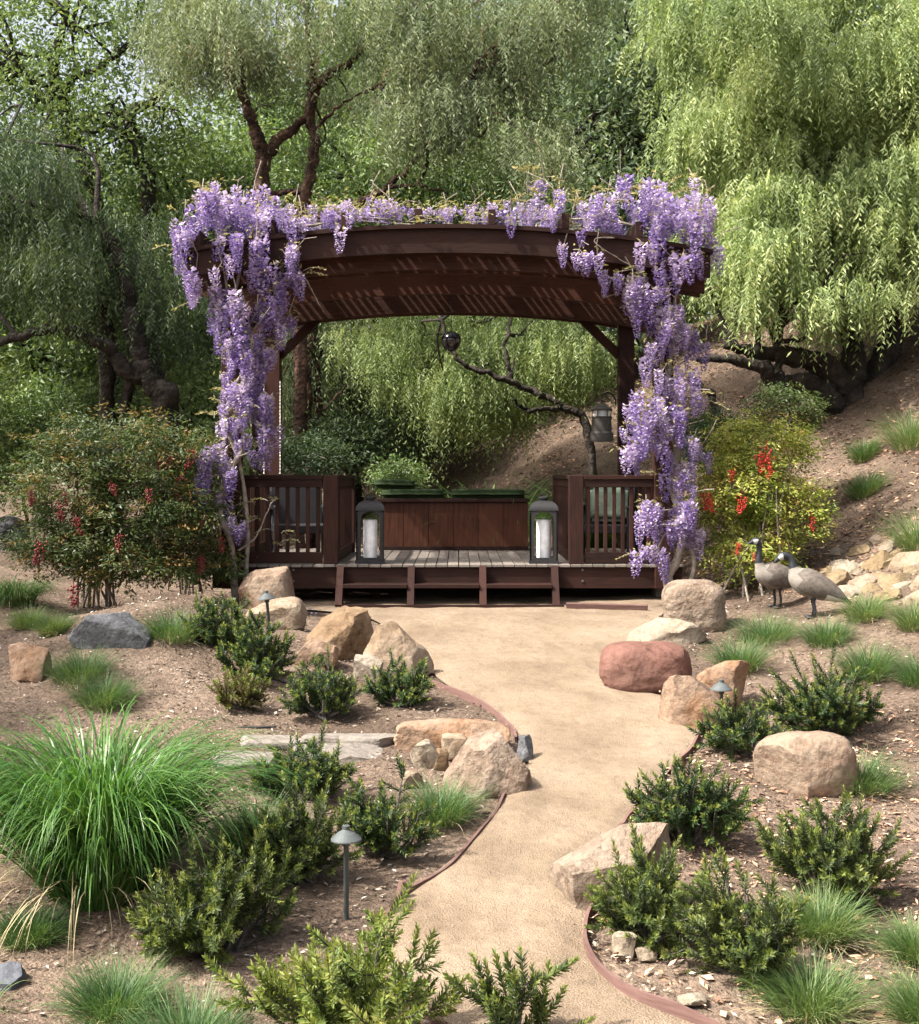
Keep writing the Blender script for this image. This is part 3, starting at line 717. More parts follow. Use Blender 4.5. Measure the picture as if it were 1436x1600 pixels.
PALE = rock_mat('pale_pitted_stone', [(0.119, 0.077, 0.052), (0.208, 0.153, 0.112), (0.255, 0.200, 0.153), (0.188, 0.115, 0.082)], scale=4, bump=1.0)
GREYR = rock_mat('grey_stone', [(0.074, 0.075, 0.083), (0.123, 0.126, 0.134), (0.182, 0.182, 0.182)], bump=.7)
BROWNR = rock_mat('brown_sandstone', [(0.115, 0.067, 0.034), (0.193, 0.130, 0.077), (0.251, 0.198, 0.135)])
CREAM = rock_mat('cream_stone', [(0.204, 0.160, 0.111), (0.257, 0.212, 0.160), (0.292, 0.252, 0.200)])
BLUEG = rock_mat('blue_grey_stone', [(0.073, 0.079, 0.092), (0.125, 0.132, 0.152)], bump=.5)
def rock(box, lab, mat, seed, depth=.8, boxy=.4, cuts=7, rough=.10, tilt=0, tilty=0, sub=4, sink=.13, name='boulder', group=None, rz=0, cat='boulder', taper=0):
    x0, x1, y0, y1 = box
    g = G((x0 + x1) / 2, y1); Y = g[1]
    w = (x1 - x0) * Y / F; D = w * depth; Y2 = Y + D * .42
    if (x1 - x0) * (y1 - y0) > 10000 and sub == 4: sub = 5
    w = (x1 - x0) * Y2 / F * 1.04; ztop = CZ - (y0 - CY) / F * (Y2 + D * .1); zb = g[2]
    H = max(ztop - zb, .04); H2 = H * (1 + sink) * 1.05
    c = ((x0 + x1) / 2 - CX) / F * Y2
    o = link(name, rock_mesh(name, seed, (w, D, H2), boxy, cuts, rough, sub, taper=taper), mat, loc=(c, Y2, ztop - H2 / 2 + .01), rot=(tilt, tilty, rz))
    return tag(o, lab, cat, group)
rock((362, 463, 874, 958), 'tall tan and red boulder left of the deck', REDTAN, 3, .8, .35, 9, taper=.25)
rock((385, 478, 934, 984), 'low tan boulder in front of the tall red-tan one', TAN, 5, .8, .4, 8)
rock((476, 598, 942, 1032), 'brown blocky boulder with dark hollow, left of the path head', BROWNR, 21, .8, .55, 10, .13)
rock((546, 684, 972, 1066), 'pointed pale tan boulder at the left edge of the path', TAN, 33, .75, .15, 12, .08, tilty=-.12, taper=.55)
rock((455, 528, 993, 1045), 'small rounded orange boulder behind the middle left shrub', ORANGE, 8, .8, .3, 6)
rock((552, 602, 1022, 1074), 'cream slab leaning at the foot of the pointed boulder', CREAM, 9, .6, .6, 6)
rock((113, 244, 947, 1012), 'flat grey boulder on the left mound', GREYR, 14, .7, .55, 8, .08, tilty=.06)
rock((8, 75, 1004, 1062), 'orange and white blocky stone at the far left edge', ORANGE, 17, .8, .75, 5)
rock((692, 834, 1128, 1246), 'big pale pitted boulder jutting into the path', PALE, 24, .85, .4, 10, .12, tilty=.05, taper=.22)
rock((618, 800, 1124, 1176), 'long flat orange slab behind the pitted boulder', ORANGE, 26, .5, .6, 6, .07)
rock((630, 690, 1158, 1206), 'cream stone in the cluster left of the pitted boulder', CREAM, 27, .8, .4, 7)
rock((672, 702, 1168, 1204), 'small brown stone tucked between cream stone and pitted boulder', BROWNR, 28, .8, .4, 7, sub=3)
rock((628, 664, 1206, 1232), 'small yellow stone above the grass tuft by the pitted boulder', TAN, 29, .8, .4, 7, sub=3)
rock((690, 742, 1140, 1186), 'rounded tan stone wedged behind the pitted boulder', TAN, 30, .8, .3, 7, sub=3)
rock((806, 833, 1148, 1190), 'small dark stone at the right foot of the pitted boulder', GREYR, 31, .8, .5, 6, sub=3)
rock((-30, 46, 1508, 1562), 'blue grey stone in the bottom left corner', BLUEG, 37, .9, .5, 6)
rock((-30, 44, 803, 856), 'grey boulder under the trees at the far left', GREYR, 41, .8, .4, 7)
rock((1036, 1131, 904, 992), 'round tan boulder right of the deck beneath the wisteria', PALE, 46, .9, .25, -2, .06)
rock((978, 1100, 962, 1012), 'flat tan boulder with pale top at the right of the path head', CREAM, 47, .7, .5, 8)
rock((938, 1077, 1001, 1083), 'smooth pink red boulder at the right edge of the path', PINK, 51, .8, .2, -1, .05)
rock((1030, 1126, 1050, 1142), 'blocky orange boulder at the path, in front of another orange one', ORANGE, 52, .8, .5, 10, .12)
rock((1084, 1179, 1030, 1108), 'orange boulder behind the right path light', ORANGE, 55, .8, .25, 4)
rock((1183, 1334, 1142, 1254), 'large rounded tan boulder among the right hand shrubs', REDTAN, 58, .8, .2, -1, .06, tilty=-.1)
rock((858, 1046, 1296, 1422), 'pale angular boulder leaning into the path on the right', PALE, 61, .6, .35, 11, .08, tilty=-.25, taper=-.15)
rock((957, 1002, 1460, 1502), 'small cream stone inside the lower right edging', CREAM, 66, .8, .4, 7, sub=3, name='stone', cat='stone')
rock((990, 1026, 1480, 1506), 'small tan stone beside the cream one in the right bed', TAN, 67, .8, .4, 7, sub=3, name='stone', cat='stone')
rock((1028, 1048, 1480, 1500), 'tiny orange stone in the right bed under the low shrub', ORANGE, 68, .8, .4, 6, sub=2, name='stone', cat='stone')
rock((1058, 1104, 1552, 1574), 'flat white stone at the bottom right bed', CREAM, 69, .7, .6, 5, sub=3, name='stone', cat='stone')
rock((1098, 1118, 1490, 1510), 'tiny yellowish stone left of the bare stem in the right bed', TAN, 70, .8, .4, 6, sub=2, name='stone', cat='stone')
# stone heap on the slope behind the geese
YEL = rock_mat('yellow_sandstone', [(0.139, 0.090, 0.046), (0.194, 0.145, 0.083), (0.222, 0.184, 0.125)])
rs = np.random.default_rng(5)
heap = [(1300, 905, 62, 34), (1350, 905, 58, 36), (1405, 900, 66, 44), (1320, 880, 52, 38), (1368, 876, 64, 40), (1425, 868, 70, 44), (1345, 858, 44, 30), (1390, 850, 52, 34), (1290, 892, 34, 24),
        (1440, 905, 60, 46), (1275, 915, 40, 22), (1330, 922, 46, 24), (1385, 926, 50, 26), (1432, 932, 50, 24), (1415, 838, 40, 26), (1305, 862, 30, 22), (1372, 900, 34, 26), (1450, 845, 50, 32), (1310, 895, 30, 20), (1338, 890, 34, 24), (1395, 875, 36, 26), (1352, 882, 30, 20), (1382, 862, 30, 20), (1412, 915, 34, 20), (1360, 918, 30, 18), (1330, 868, 26, 18), (1405, 860, 32, 22), (1300, 922, 30, 16), (1428, 890, 34, 24), (1372, 842, 26, 18), (1265, 905, 24, 14)]
for i, (x, y, w, h) in enumerate(heap):
    g = G(x, y + h * .3); Y = g[1]
    W = w * Y / F * 1.0
    o = link('heap_stone', rock_mesh('heap_stone', 100 + i, (W, W * rs.uniform(.6, .9), W * rs.uniform(.35, .55)), .5, 8, .1, 3), [YEL, TAN, YEL, CREAM][i % 4],
             loc=(g[0], g[1], g[2] + .02), rot=(rs.uniform(.15, .7), rs.uniform(-.6, -.1), rs.uniform(-.6, .6)))
    row = 0 if y < 870 else 1 if y < 900 else 2
    rank = sorted(q[0] for q in heap if (0 if q[1] < 870 else 1 if q[1] < 900 else 2) == row).index(x)
    tag(o, '%s stone in the %s row of the heap behind the geese, %s from the left' % (['yellow', 'tan', 'yellow', 'cream'][i % 4], ['top', 'middle', 'bottom'][row],
        ['first', 'second', 'third', 'fourth', 'fifth', 'sixth', 'seventh', 'eighth', 'ninth', 'tenth', 'eleventh', 'twelfth', 'thirteenth'][rank]), 'stone', 'stones heaped behind the geese')
# grey stone slabs of a side step on the left
SLAB = rock_mat('slab_stone', [(0.125, 0.107, 0.091), (0.187, 0.164, 0.142), (0.238, 0.210, 0.176)], scale=3, bump=.5)
for i, (x0, x1, y, rz) in enumerate([(352, 480, 1166, .08), (470, 640, 1160, -.02), (330, 450, 1192, .12), (455, 600, 1180, -.04)]):
    g0, g1 = G(x0, y), G(x1, y); L_ = np.linalg.norm(g1[:2] - g0[:2]); c = (g0 + g1) / 2
    o = link('stone_slab', rock_mesh('stone_slab', 200 + i, (L_, .34, .11), .95, 3, .03, 4, .008), SLAB, loc=(c[0], c[1], float(hgt(c[0], c[1])) + .012), rot=(0, 0, rz))
    tag(o, ['grey step slab nearest the big fountain grass, upper row', 'longest grey step slab, pointing at the pitted boulder', 'grey step slab in the lower row behind the fountain grass', 'grey step slab in the lower row left of the pitted boulder'][i], 'slab', 'side step slabs')

# ------------------------------------------------------------------ path lights
def path_light(px, ytop, ybot, Y, lab, tilt=0):
    b = P(px, ybot, Y); H = (ybot - ytop) * Y / F
    t = empty('path_light', (b[0], b[1], b[2]), lab, 'path light', 'path lights along the walk'); t.rotation_euler = (0, tilt, 0)
    a = Acc(); lathe(a, [(.013, -.15), (.013, H - .10), (.020, H - .095), (.024, H - .05), (.0, H - .05)], 14); a.build('stake', M['lampmetal'], t, smooth=True)
    a = Acc(); lathe(a, [(0, H - .052), (.070, H - .068), (.076, H - .07), (.075, H - .064), (.045, H - .036), (.022, H - .022), (.018, H - .018), (.019, H), (.012, H + .002), (0, H + .002)], 26); a.build('hat', M['lampmetal'], t, smooth=False)
g = G(541, 1432); path_light(541, 1290, 1432, g[1], 'grey path light nearest the camera, left of the path')
path_light(1127, 1062, 1150, 9.0, 'grey path light beside the orange boulders on the right')
path_light(422, 923, 988, 11.0, 'grey path light among shrubs in front of the left boulders', -.1)
# irrigation tubes
def hose(pts, lab, r=.009):
    p = smoothpath([G(*q) for q in pts], 24); p[:, 2] = hgt(p[:, 0], p[:, 1]) + .012
    a = Acc(); tube(a, p, r, 6); tag(a.build('irrigation_tube', M['hose'], smooth=True), lab, 'tube')
hose([(330, 1148), (370, 1140), (410, 1139), (432, 1138)], 'black irrigation tube lying on the mulch above the step slabs')
hose([(420, 1060), (445, 1068), (470, 1074)], 'black irrigation tube beside the middle left shrub')
hose([(300, 1548), (345, 1550), (395, 1542)], 'thin dark irrigation tube near the bottom left grass tufts', .006)

# ------------------------------------------------------------------ geese
FEATH = noise_mat('grey_brown_feathers', [(0.068, 0.056, 0.046), (0.120, 0.100, 0.084), (0.160, 0.138, 0.118)], 22, rough=.8, bump=.5, dist=.01, scale2=60)
BREAST = noise_mat('pale_breast_feathers', [(0.170, 0.149, 0.128), (0.246, 0.221, 0.191)], 18, rough=.85, bump=.3, dist=.008)
BLK = plain_mat('black_plumage', (.02, .022, .026), .45)
WHT = plain_mat('white_plumage', (.5, .49, .46), .8)
def goose(loc, scale, rz, pitch, neck, lab):
    body = [(-.44, .275, .015, .008), (-.40, .285, .055, .018), (-.33, .30, .085, .042), (-.25, .315, .108, .075), (-.15, .33, .13, .105), (-.04, .34, .145, .128), (.07, .352, .145, .135), (.15, .37, .125, .125), (.21, .40, .092, .10)]
    cp, sp = math.cos(pitch), math.sin(pitch)
    secs = []
    for x, z, ry, rzv in body:
        zz = z - .34; secs.append((x * cp - zz * sp, .34 + x * sp + zz * cp, ry * 1.05, rzv * 1.14))
    bx, bz = .21 * cp - .06 * sp, .34 + .21 * sp + .06 * cp
    nb_ = len(secs)
    for x, z, ry, rzv in neck: secs.append((bx + x, bz + z, ry, rzv))
    n = len(secs); sides = 20
    C = np.array([(s[0], 0, s[1]) for s in secs]); T = norm(np.gradient(C, axis=0)); U = np.stack([-T[:, 2], T[:, 1] * 0, T[:, 0]], -1)
    a = np.linspace(0, 2 * np.pi, sides, endpoint=False)
    ry = np.array([s[2] for s in secs]); rz_ = np.array([s[3] for s in secs])
    sm_ = 4; idx = np.linspace(0, n - 1, (n - 1) * sm_ + 1)
    def cat(A): return smoothpath(A, len(idx))
    C2, U2 = cat(C), norm(cat(U)); r2 = np.maximum(cat(np.stack([ry, rz_, ry], -1)), .003)
    nn = len(idx)
    V = C2[:, None] + r2[:, 0, None, None] * np.cos(a)[None, :, None] * np.array([0, 1, 0]) + r2[:, 1, None, None] * np.sin(a)[None, :, None] * U2[:, None]
    i = np.arange(nn - 1)[:, None] * sides; j = np.arange(sides)[None]; jn = (j + 1) % sides
    Q = np.stack([i + j, i + sides + j, i + sides + jn, i + jn], -1).reshape(-1, 4)
    acc = Acc(); acc.add(V.reshape(-1, 3), Q)
    nbody = len(Q)
    for s in (-1, 1):
        x = .0; yy = s * .06
        tube(acc, smoothpath([(x, yy, .26), (x + .01, yy, .16), (x - .005, yy, .09), (x + .005, yy, .012)], 8), [.034, .028, .017, .015, .014, .014, .014, .013], 8)
        acc.add([(x - .02, yy, .012), (x + .09, yy - .045, .004), (x + .10, yy, .012), (x + .09, yy + .045, .004), (x - .02, yy, .0), (x + .09, yy - .045, 0), (x + .10, yy, 0), (x + .09, yy + .045, 0)],
                [(0, 1, 2, 3), (7, 6, 5, 4), (0, 4, 5, 1), (1, 5, 6, 2), (2, 6, 7, 3), (3, 7, 4, 0)])
    me = acc.mesh('goose', True)
    for m_ in (FEATH, BREAST, BLK, WHT): me.materials.append(m_)
    mi = np.full(len(me.polygons), 2, np.int32)
    for r in range(nn - 1):
        sidx = idx[r]
        for q in range(sides):
            ang = (q + .5) / sides * 2 * np.pi; up = math.sin(ang)
            if sidx < 2: c = 2 if up > -.3 else 3
            elif sidx < 4 and up < -.25: c = 3
            elif sidx < 4: c = 0
            elif sidx < nb_ - 2: c = 0 if up > -.8 else 1
            elif sidx < nb_ + .35: c = 1 if (up < -.1 or sidx > nb_ - .8) else 0
            else:
                c = 2
                if n - 4.6 < sidx < n - 3.3 and abs(math.cos(ang)) > .35 and up < .65: c = 3
            mi[r * sides + q] = c
    me.polygons.foreach_set('material_index', mi)
    # folded wings: swell the flanks a little
    co = np.empty(len(me.vertices) * 3, np.float32); me.vertices.foreach_get('co', co); co = co.reshape(-1, 3)
    me.vertices.foreach_set('co', co.ravel()); me.update()
    o = link('goose', me, loc=loc, rot=(0, 0, rz), scale=(scale,) * 3)
    return tag(o, lab, 'goose', 'pair of geese')
neck_up = [(.035, .055, .055, .06), (.05, .13, .038, .04), (.045, .21, .031, .033), (.045, .28, .031, .034), (.065, .325, .037, .042), (.105, .34, .036, .042), (.145, .325, .024, .026), (.185, .312, .014, .012), (.20, .308, .006, .005)]
neck_bent = [(.03, .05, .06, .065), (.045, .10, .045, .047), (.055, .15, .036, .038), (.085, .19, .033, .036), (.13, .205, .038, .042), (.17, .195, .037, .043), (.205, .165, .026, .028), (.24, .135, .015, .014), (.25, .125, .006, .005)]
g = G(1212, 949); goose((g[0] + .02, g[1], g[2] + .01), .86, math.pi + .35, .10, neck_up, 'goose standing upright with raised neck beside the red-berried bush')
g = G(1272, 966); goose((g[0], g[1], g[2] + .015), .86, math.pi - .12, .30, neck_bent, 'goose in front of the other one, head held low, tail pointing at the grass')

# ------------------------------------------------------------------ wisteria
PETAL = leaf_mat('wisteria_petal', [(.115, .072, .26), (.205, .14, .375), (.33, .245, .485), (.50, .41, .60), (.67, .59, .70)], .30, .6, .2, clump=1.2, tcol=(1, .95, 1.05))
_n, _l = PETAL.node_tree.nodes, PETAL.node_tree.links            # every cluster opens a little paler or deeper
_r = [x for x in _n if x.type == 'VALTORGB'][0]; _src = _r.inputs[0].links[0].from_socket
_oi = _n.new('ShaderNodeObjectInfo'); _m = _n.new('ShaderNodeMath'); _m.operation = 'MULTIPLY_ADD'; _m.inputs[1].default_value = .42
_s = _n.new('ShaderNodeMath'); _s.operation = 'SUBTRACT'; _s.inputs[1].default_value = .2
_tc = _n.new('ShaderNodeTexCoord'); _sx = _n.new('ShaderNodeSeparateXYZ'); _l.new(_tc.outputs['Object'], _sx.inputs[0])   # buds at the tip are deeper violet
_g = _n.new('ShaderNodeMath'); _g.operation = 'MULTIPLY_ADD'; _g.inputs[1].default_value = 1.5; _g.inputs[2].default_value = .22
_l.new(_sx.outputs['Z'], _g.inputs[0]); _a = _n.new('ShaderNodeMath'); _l.new(_g.outputs[0], _a.inputs[0]); _l.new(_s.outputs[0], _a.inputs[1])
_l.new(_oi.outputs['Random'], _m.inputs[0]); _l.new(_src, _m.inputs[2]); _l.new(_m.outputs[0], _s.inputs[0]); _l.new(_a.outputs[0], _r.inputs[0])
YOUNG = leaf_mat('young_wisteria_leaf', [(.16, .15, .05), (.27, .25, .10), (.38, .33, .17), (.30, .22, .12)], .35, .6, .2)
def raceme_mesh(seed, L=.30, n=64):
    rs = np.random.default_rng(seed); u = (np.arange(n) + .5) / n
    ang = u * n * 2.39996 + rs.normal(0, .3, n); rad = (.052 * (1 - u) ** .55 + .012) * rs.uniform(.75, 1.2, n)
    rad[u < .08] *= .7
    z = -L * u + rs.normal(0, .006, n)
    pos = np.stack([.35 * rad * np.cos(ang), .35 * rad * np.sin(ang), z + .01], -1)
    out = np.stack([np.cos(ang), np.sin(ang), rs.uniform(-.35, .35, n)], -1)
    sz = .046 * (1 - .62 * u) + .006
    V = []; Q = []
    # banner petal (broad, upright) and keel (narrow, below)
    up = np.array([0, 0, 1.0]); sd = norm(np.cross(out, up)); o2 = norm(out)
    p0 = pos + o2 * rad[:, None] * .5
    ban = [p0, p0 + o2 * sz[:, None] * .5 + sd * sz[:, None] * .55 + up * sz[:, None] * .25, p0 + o2 * sz[:, None] * .75 + up * sz[:, None] * .65, p0 + o2 * sz[:, None] * .5 - sd * sz[:, None] * .55 + up * sz[:, None] * .25]
    kel = [p0 - up * sz[:, None] * .1, p0 + o2 * sz[:, None] * .55 + sd * sz[:, None] * .25 - up * sz[:, None] * .3, p0 + o2 * sz[:, None] * .95 - up * sz[:, None] * .45, p0 + o2 * sz[:, None] * .55 - sd * sz[:, None] * .25 - up * sz[:, None] * .3]
    V = np.concatenate([np.stack(ban, 1).reshape(-1, 3), np.stack(kel, 1).reshape(-1, 3)])
    acc = Acc(); acc.add(V, np.arange(len(V)).reshape(-1, 4))
    return acc.mesh('flower_cluster')
RAC = [raceme_mesh(i, [.30, .34, .26, .22, .30, .17][i], [68, 76, 60, 52, 66, 42][i]) for i in range(6)]
for r_ in RAC: r_.materials.append(PETAL)
def wisteria(label, base, stems, blobs, seed, extra_leaf):
    rs = np.random.default_rng(seed)
    t = empty('wisteria_vine', base, label, 'wisteria')
    b = np.asarray(base)
    acc = Acc()
    for pts, r0, r1 in stems:
        p = smoothpath(pts, 40); p += np.cumsum(rs.normal(0, .004, p.shape), 0) * .6
        tube(acc, p - b, np.linspace(r0, r1, 40) * (1 + .15 * np.sin(np.arange(40) * 1.3)), 8)
    LP, LD, LS, LL = [], [], [], []
    for (cx, cy, rx, ry, n, Y0, Y1, sc) in blobs:
        sc = sc * .94
        for _ in range(max(1, int(n * (.78 if cy < 460 and ry > 20 else 1.1) * (1 if cx < 700 else .755)))):
            for _try in range(6):
                u, v = rs.uniform(-1, 1, 2)
                if u * u + v * v < 1.1: break
            Y = rs.uniform(Y0, Y1); w = P(cx + u * rx, cy + v * ry - 14, Y)
            s = sc * rs.uniform(.65, 1.3); m = RAC[5] if sc < .6 and rs.random() < .5 else RAC[rs.integers(0, 5)]
            link('flower_cluster', m, None, t, loc=w - b, rot=(rs.normal(0, .10), rs.normal(0, .10), rs.uniform(0, 6.28)), scale=(s, s, s * rs.uniform(.85, 1.15)))
            # leaflets and a twig above each cluster
            nl_ = rs.integers(3, 9)
            LP.append(w + rs.normal(0, .05, (nl_, 3)) + [0, -.02, .03]); LD.append(np.column_stack([rs.normal(0, 1, (nl_, 2)), rs.normal(-.1, .5, nl_)])); LS.append(rs.normal(0, 1, (nl_, 3)))
            if rs.random() < .45:
                q = w + rs.normal(0, .14, 3) + [0, .08, .12]
                tube(acc, np.array([q, (q + w) / 2 + rs.normal(0, .03, 3), w - [0, 0, .05]]) - b, [.006, .005, .003], 5, False)
    for (x, y, Y, L) in extra_leaf:                       # young shoots with paired leaflets
        p0 = P(x, y, Y); d = norm([rs.normal(0, .8), rs.normal(0, .4), rs.uniform(.1, 1.0)])
        q = [p0 + d * L * u_ + np.array([0, 0, -.45 * L * u_ * u_]) for u_ in np.linspace(0, 1, 8)]
        tube(acc, np.array(q) - b, np.linspace(.005, .002, 8), 4, False)
        for kk in range(2, 8):
            for s in (-1, 1):
                LP.append(np.array([q[kk]])); LD.append(np.array([d * .5 + s * np.array([-d[1], d[0], 0]) + [0, -.2, -.3]]) + rs.normal(0, .2, (1, 3))); LS.append(rs.normal(0, 1, (1, 3)))
    LP, LD, LS = map(np.concatenate, (LP, LD, LS)); n = len(LP)
    acc.build('stem', M['vine'], t, smooth=True)
    leaves('young_leaf', LP, LD, LS, rs.uniform(.035, .075, n), rs.uniform(.014, .026, n), YOUNG, t, off=b)
    return t
Lb = G(368, 892)
Lb[1] = 13.55; Lb[2] = float(hgt(Lb[0], Lb[1])); Lb[0] = (368 - CX) / F * 13.55
lx = XC - 2.32
lstems = [([Lb, P(362, 850, 13.55), P(345, 800, 13.5), P(352, 745, 13.6), P(385, 690, 13.75), P(362, 620, 13.8), P(392, 560, 13.8), P(370, 480, 13.8), P(385, 400, 13.75), P(400, 350, 13.7)], .035, .018),
          ([Lb + [.1, 0, 0], P(385, 860, 13.6), P(383, 800, 13.7), P(372, 720, 13.75), P(352, 660, 13.75), P(390, 600, 13.8), P(365, 520, 13.8), P(350, 430, 13.75), P(340, 380, 13.7)], .025, .014),
          ([P(372, 860, 13.55), P(400, 840, 13.6), P(425, 790, 13.7), P(438, 780, 13.75)], .012, .004), ([P(350, 860, 13.55), P(330, 890, 13.4), P(300, 905, 13.3)], .008, .004),
          ([P(400, 350, 13.7), P(480, 352, 13.7), P(560, 340, 13.75), P(640, 347, 13.8), P(700, 345, 13.8)], .016, .006),
          ([P(400, 360, 13.8), P(500, 345, 14.4), P(600, 348, 14.6), P(690, 352, 14.4)], .014, .005),
          ([P(470, 425, 13.7), P(495, 470, 13.7), P(505, 492, 13.8)], .008, .003)]
lblobs = [(370, 338, 70, 40, 40, 13.45, 14.4, 1), (325, 318, 25, 18, 6, 13.6, 14.2, .8), (300, 385, 26, 36, 13, 13.45, 13.9, .95), (400, 395, 62, 34, 30, 13.4, 13.75, 1), (450, 352, 52, 22, 18, 13.5, 14.4, .9), (515, 355, 30, 22, 9, 13.48, 14.2, .8), (575, 336, 45, 12, 20, 13.6, 14.6, .6), (540, 348, 40, 10, 12, 13.5, 14.2, .6),
          (645, 344, 50, 8, 20, 13.62, 14.8, .45), (318, 452, 30, 26, 12, 13.45, 13.8, .95), (432, 448, 42, 38, 20, 13.45, 13.8, 1), (362, 492, 24, 34, 10, 13.5, 13.85, 1), (425, 505, 20, 30, 9, 13.6, 13.9, .9), (372, 562, 34, 28, 11, 13.5, 13.85, .9), (412, 580, 18, 26, 6, 13.6, 13.9, .9),
          (350, 610, 20, 20, 5, 13.5, 13.8, .85), (385, 650, 44, 28, 14, 13.5, 13.85, .85), (428, 672, 14, 36, 6, 13.7, 13.95, .85), (335, 738, 36, 28, 15, 13.4, 13.75, .9), (312, 770, 14, 14, 4, 13.4, 13.6, .8), (366, 832, 18, 18, 6, 13.4, 13.6, .75), (452, 520, 8, 18, 2, 13.7, 13.9, .8), (395, 605, 22, 22, 7, 13.55, 13.85, .9), (400, 700, 24, 24, 6, 13.55, 13.8, .85), (355, 690, 24, 20, 6, 13.5, 13.8, .85), (390, 530, 25, 20, 7, 13.55, 13.85, .95), (350, 780, 18, 20, 4, 13.45, 13.7, .8)]
rsx = np.random.default_rng(77)
lleaf = [(x + rsx.normal(0, 10), y + rsx.normal(0, 6), 13.6 + rsx.uniform(-.1, .4), rsx.uniform(.15, .3)) for x, y in [(310, 305), (330, 298), (300, 340), (280, 385), (370, 310), (430, 320), (480, 335), (500, 332), (530, 330), (570, 322), (600, 340), (640, 342), (670, 343), (690, 338), (400, 430), (440, 425), (470, 430), (480, 422), (330, 470), (385, 480), (350, 545), (400, 545), (360, 625), (330, 650), (420, 640), (390, 700), (340, 700), (370, 790), (400, 800), (420, 780), (440, 830), (455, 850), (310, 710), (380, 640), (360, 680)] for _ in range(2)]
wisteria('wisteria vine with lilac flowers climbing the left posts of the pergola', Lb, lstems, lblobs, 5, lleaf)
Rb = np.array([(1052 - CX) / F * 13.55, 13.55, 0.0]); Rb[2] = float(hgt(Rb[0], Rb[1]))
rstems = [([Rb, P(1045, 900, 13.55), P(1060, 870, 13.55), P(1068, 820, 13.6), P(1050, 760, 13.7), P(1060, 700, 13.75), P(1040, 640, 13.8), P(1046, 580, 13.85), P(1050, 520, 13.85), P(1040, 440, 13.8), P(1020, 370, 13.75)], .05, .018),
          ([Rb + [.12, .05, 0], P(1085, 880, 13.6), P(1075, 840, 13.65), P(1082, 780, 13.7), P(1055, 700, 13.8), P(1034, 600, 13.82), P(1040, 530, 13.85), P(1062, 440, 13.8), P(1070, 370, 13.75)], .030, .014),
          ([Rb + [-.05, 0, 0], P(1032, 880, 13.5), P(1028, 850, 13.55), P(1060, 805, 13.6)], .02, .006), ([P(1036, 620, 13.82), P(1056, 575, 13.85), P(1075, 560, 13.85), P(1090, 540, 13.8)], .010, .005),
          ([P(1020, 360, 13.75), P(950, 345, 13.8), P(880, 342, 13.9), P(800, 350, 14.0), P(720, 350, 14.0)], .016, .006), ([P(1020, 370, 13.7), P(960, 372, 13.6), P(930, 380, 13.55), P(990, 420, 13.55)], .010, .004)]
rblobs = [(828, 345, 50, 26, 26, 13.5, 14.5, .75), (835, 300, 16, 20, 7, 13.7, 14.1, .55), (740, 345, 50, 10, 26, 13.62, 14.8, .5), (790, 340, 30, 14, 14, 13.6, 14.6, .65), (900, 345, 52, 34, 30, 13.45, 14.4, .9), (918, 402, 22, 28, 10, 13.4, 13.55, 1), (982, 330, 62, 36, 38, 13.45, 14.4, 1), (1062, 322, 52, 36, 34, 13.45, 14.4, 1),
          (1102, 378, 28, 44, 22, 13.45, 13.9, 1), (1040, 388, 62, 38, 34, 13.4, 13.75, 1), (960, 450, 26, 22, 11, 13.45, 13.7, .95), (1020, 480, 42, 50, 28, 13.45, 13.8, 1), (1060, 530, 32, 40, 13, 13.5, 13.85, .95), (1030, 545, 20, 22, 7, 13.5, 13.8, .9), (1092, 560, 14, 14, 4, 13.6, 13.85, .8),
          (1042, 648, 58, 28, 24, 13.4, 13.8, .95), (1000, 700, 30, 34, 16, 13.4, 13.7, 1), (1055, 690, 32, 30, 12, 13.45, 13.75, .95), (1095, 720, 10, 20, 3, 13.6, 13.8, .8), (1040, 815, 46, 22, 26, 13.35, 13.7, .95), (1015, 885, 24, 20, 8, 13.35, 13.55, .9), (1100, 838, 10, 16, 3, 13.5, 13.6, .8), (1010, 590, 6, 16, 1, 13.6, 13.7, .9), (880, 400, 10, 8, 2, 13.5, 13.6, .8), (1062, 590, 24, 24, 7, 13.55, 13.85, .9), (1040, 610, 26, 16, 6, 13.5, 13.8, .9), (1050, 745, 34, 22, 9, 13.45, 13.75, .9), (1075, 790, 20, 16, 5, 13.45, 13.7, .85)]
rleaf = [(x + rsx.normal(0, 10), y + rsx.normal(0, 6), 13.6 + rsx.uniform(-.1, .4), rsx.uniform(.15, .3)) for x, y in [(730, 345), (760, 340), (790, 325), (830, 280), (840, 275), (850, 300), (890, 318), (920, 305), (940, 300), (960, 305), (1000, 295), (1010, 290), (1040, 292), (1080, 300), (1090, 290), (1110, 330), (970, 420), (1000, 415), (985, 430), (1060, 450), (1080, 460), (1075, 500), (1040, 580), (1090, 540), (1020, 625), (1080, 620), (1100, 625), (1000, 660), (1060, 740), (1085, 770), (1010, 790), (1050, 790), (1015, 860), (1000, 870), (870, 330), (700, 345)] for _ in range(2)]
wisteria('wisteria vine heavy with lilac flowers climbing the right posts of the pergola', Rb, rstems, rblobs, 6, rleaf)

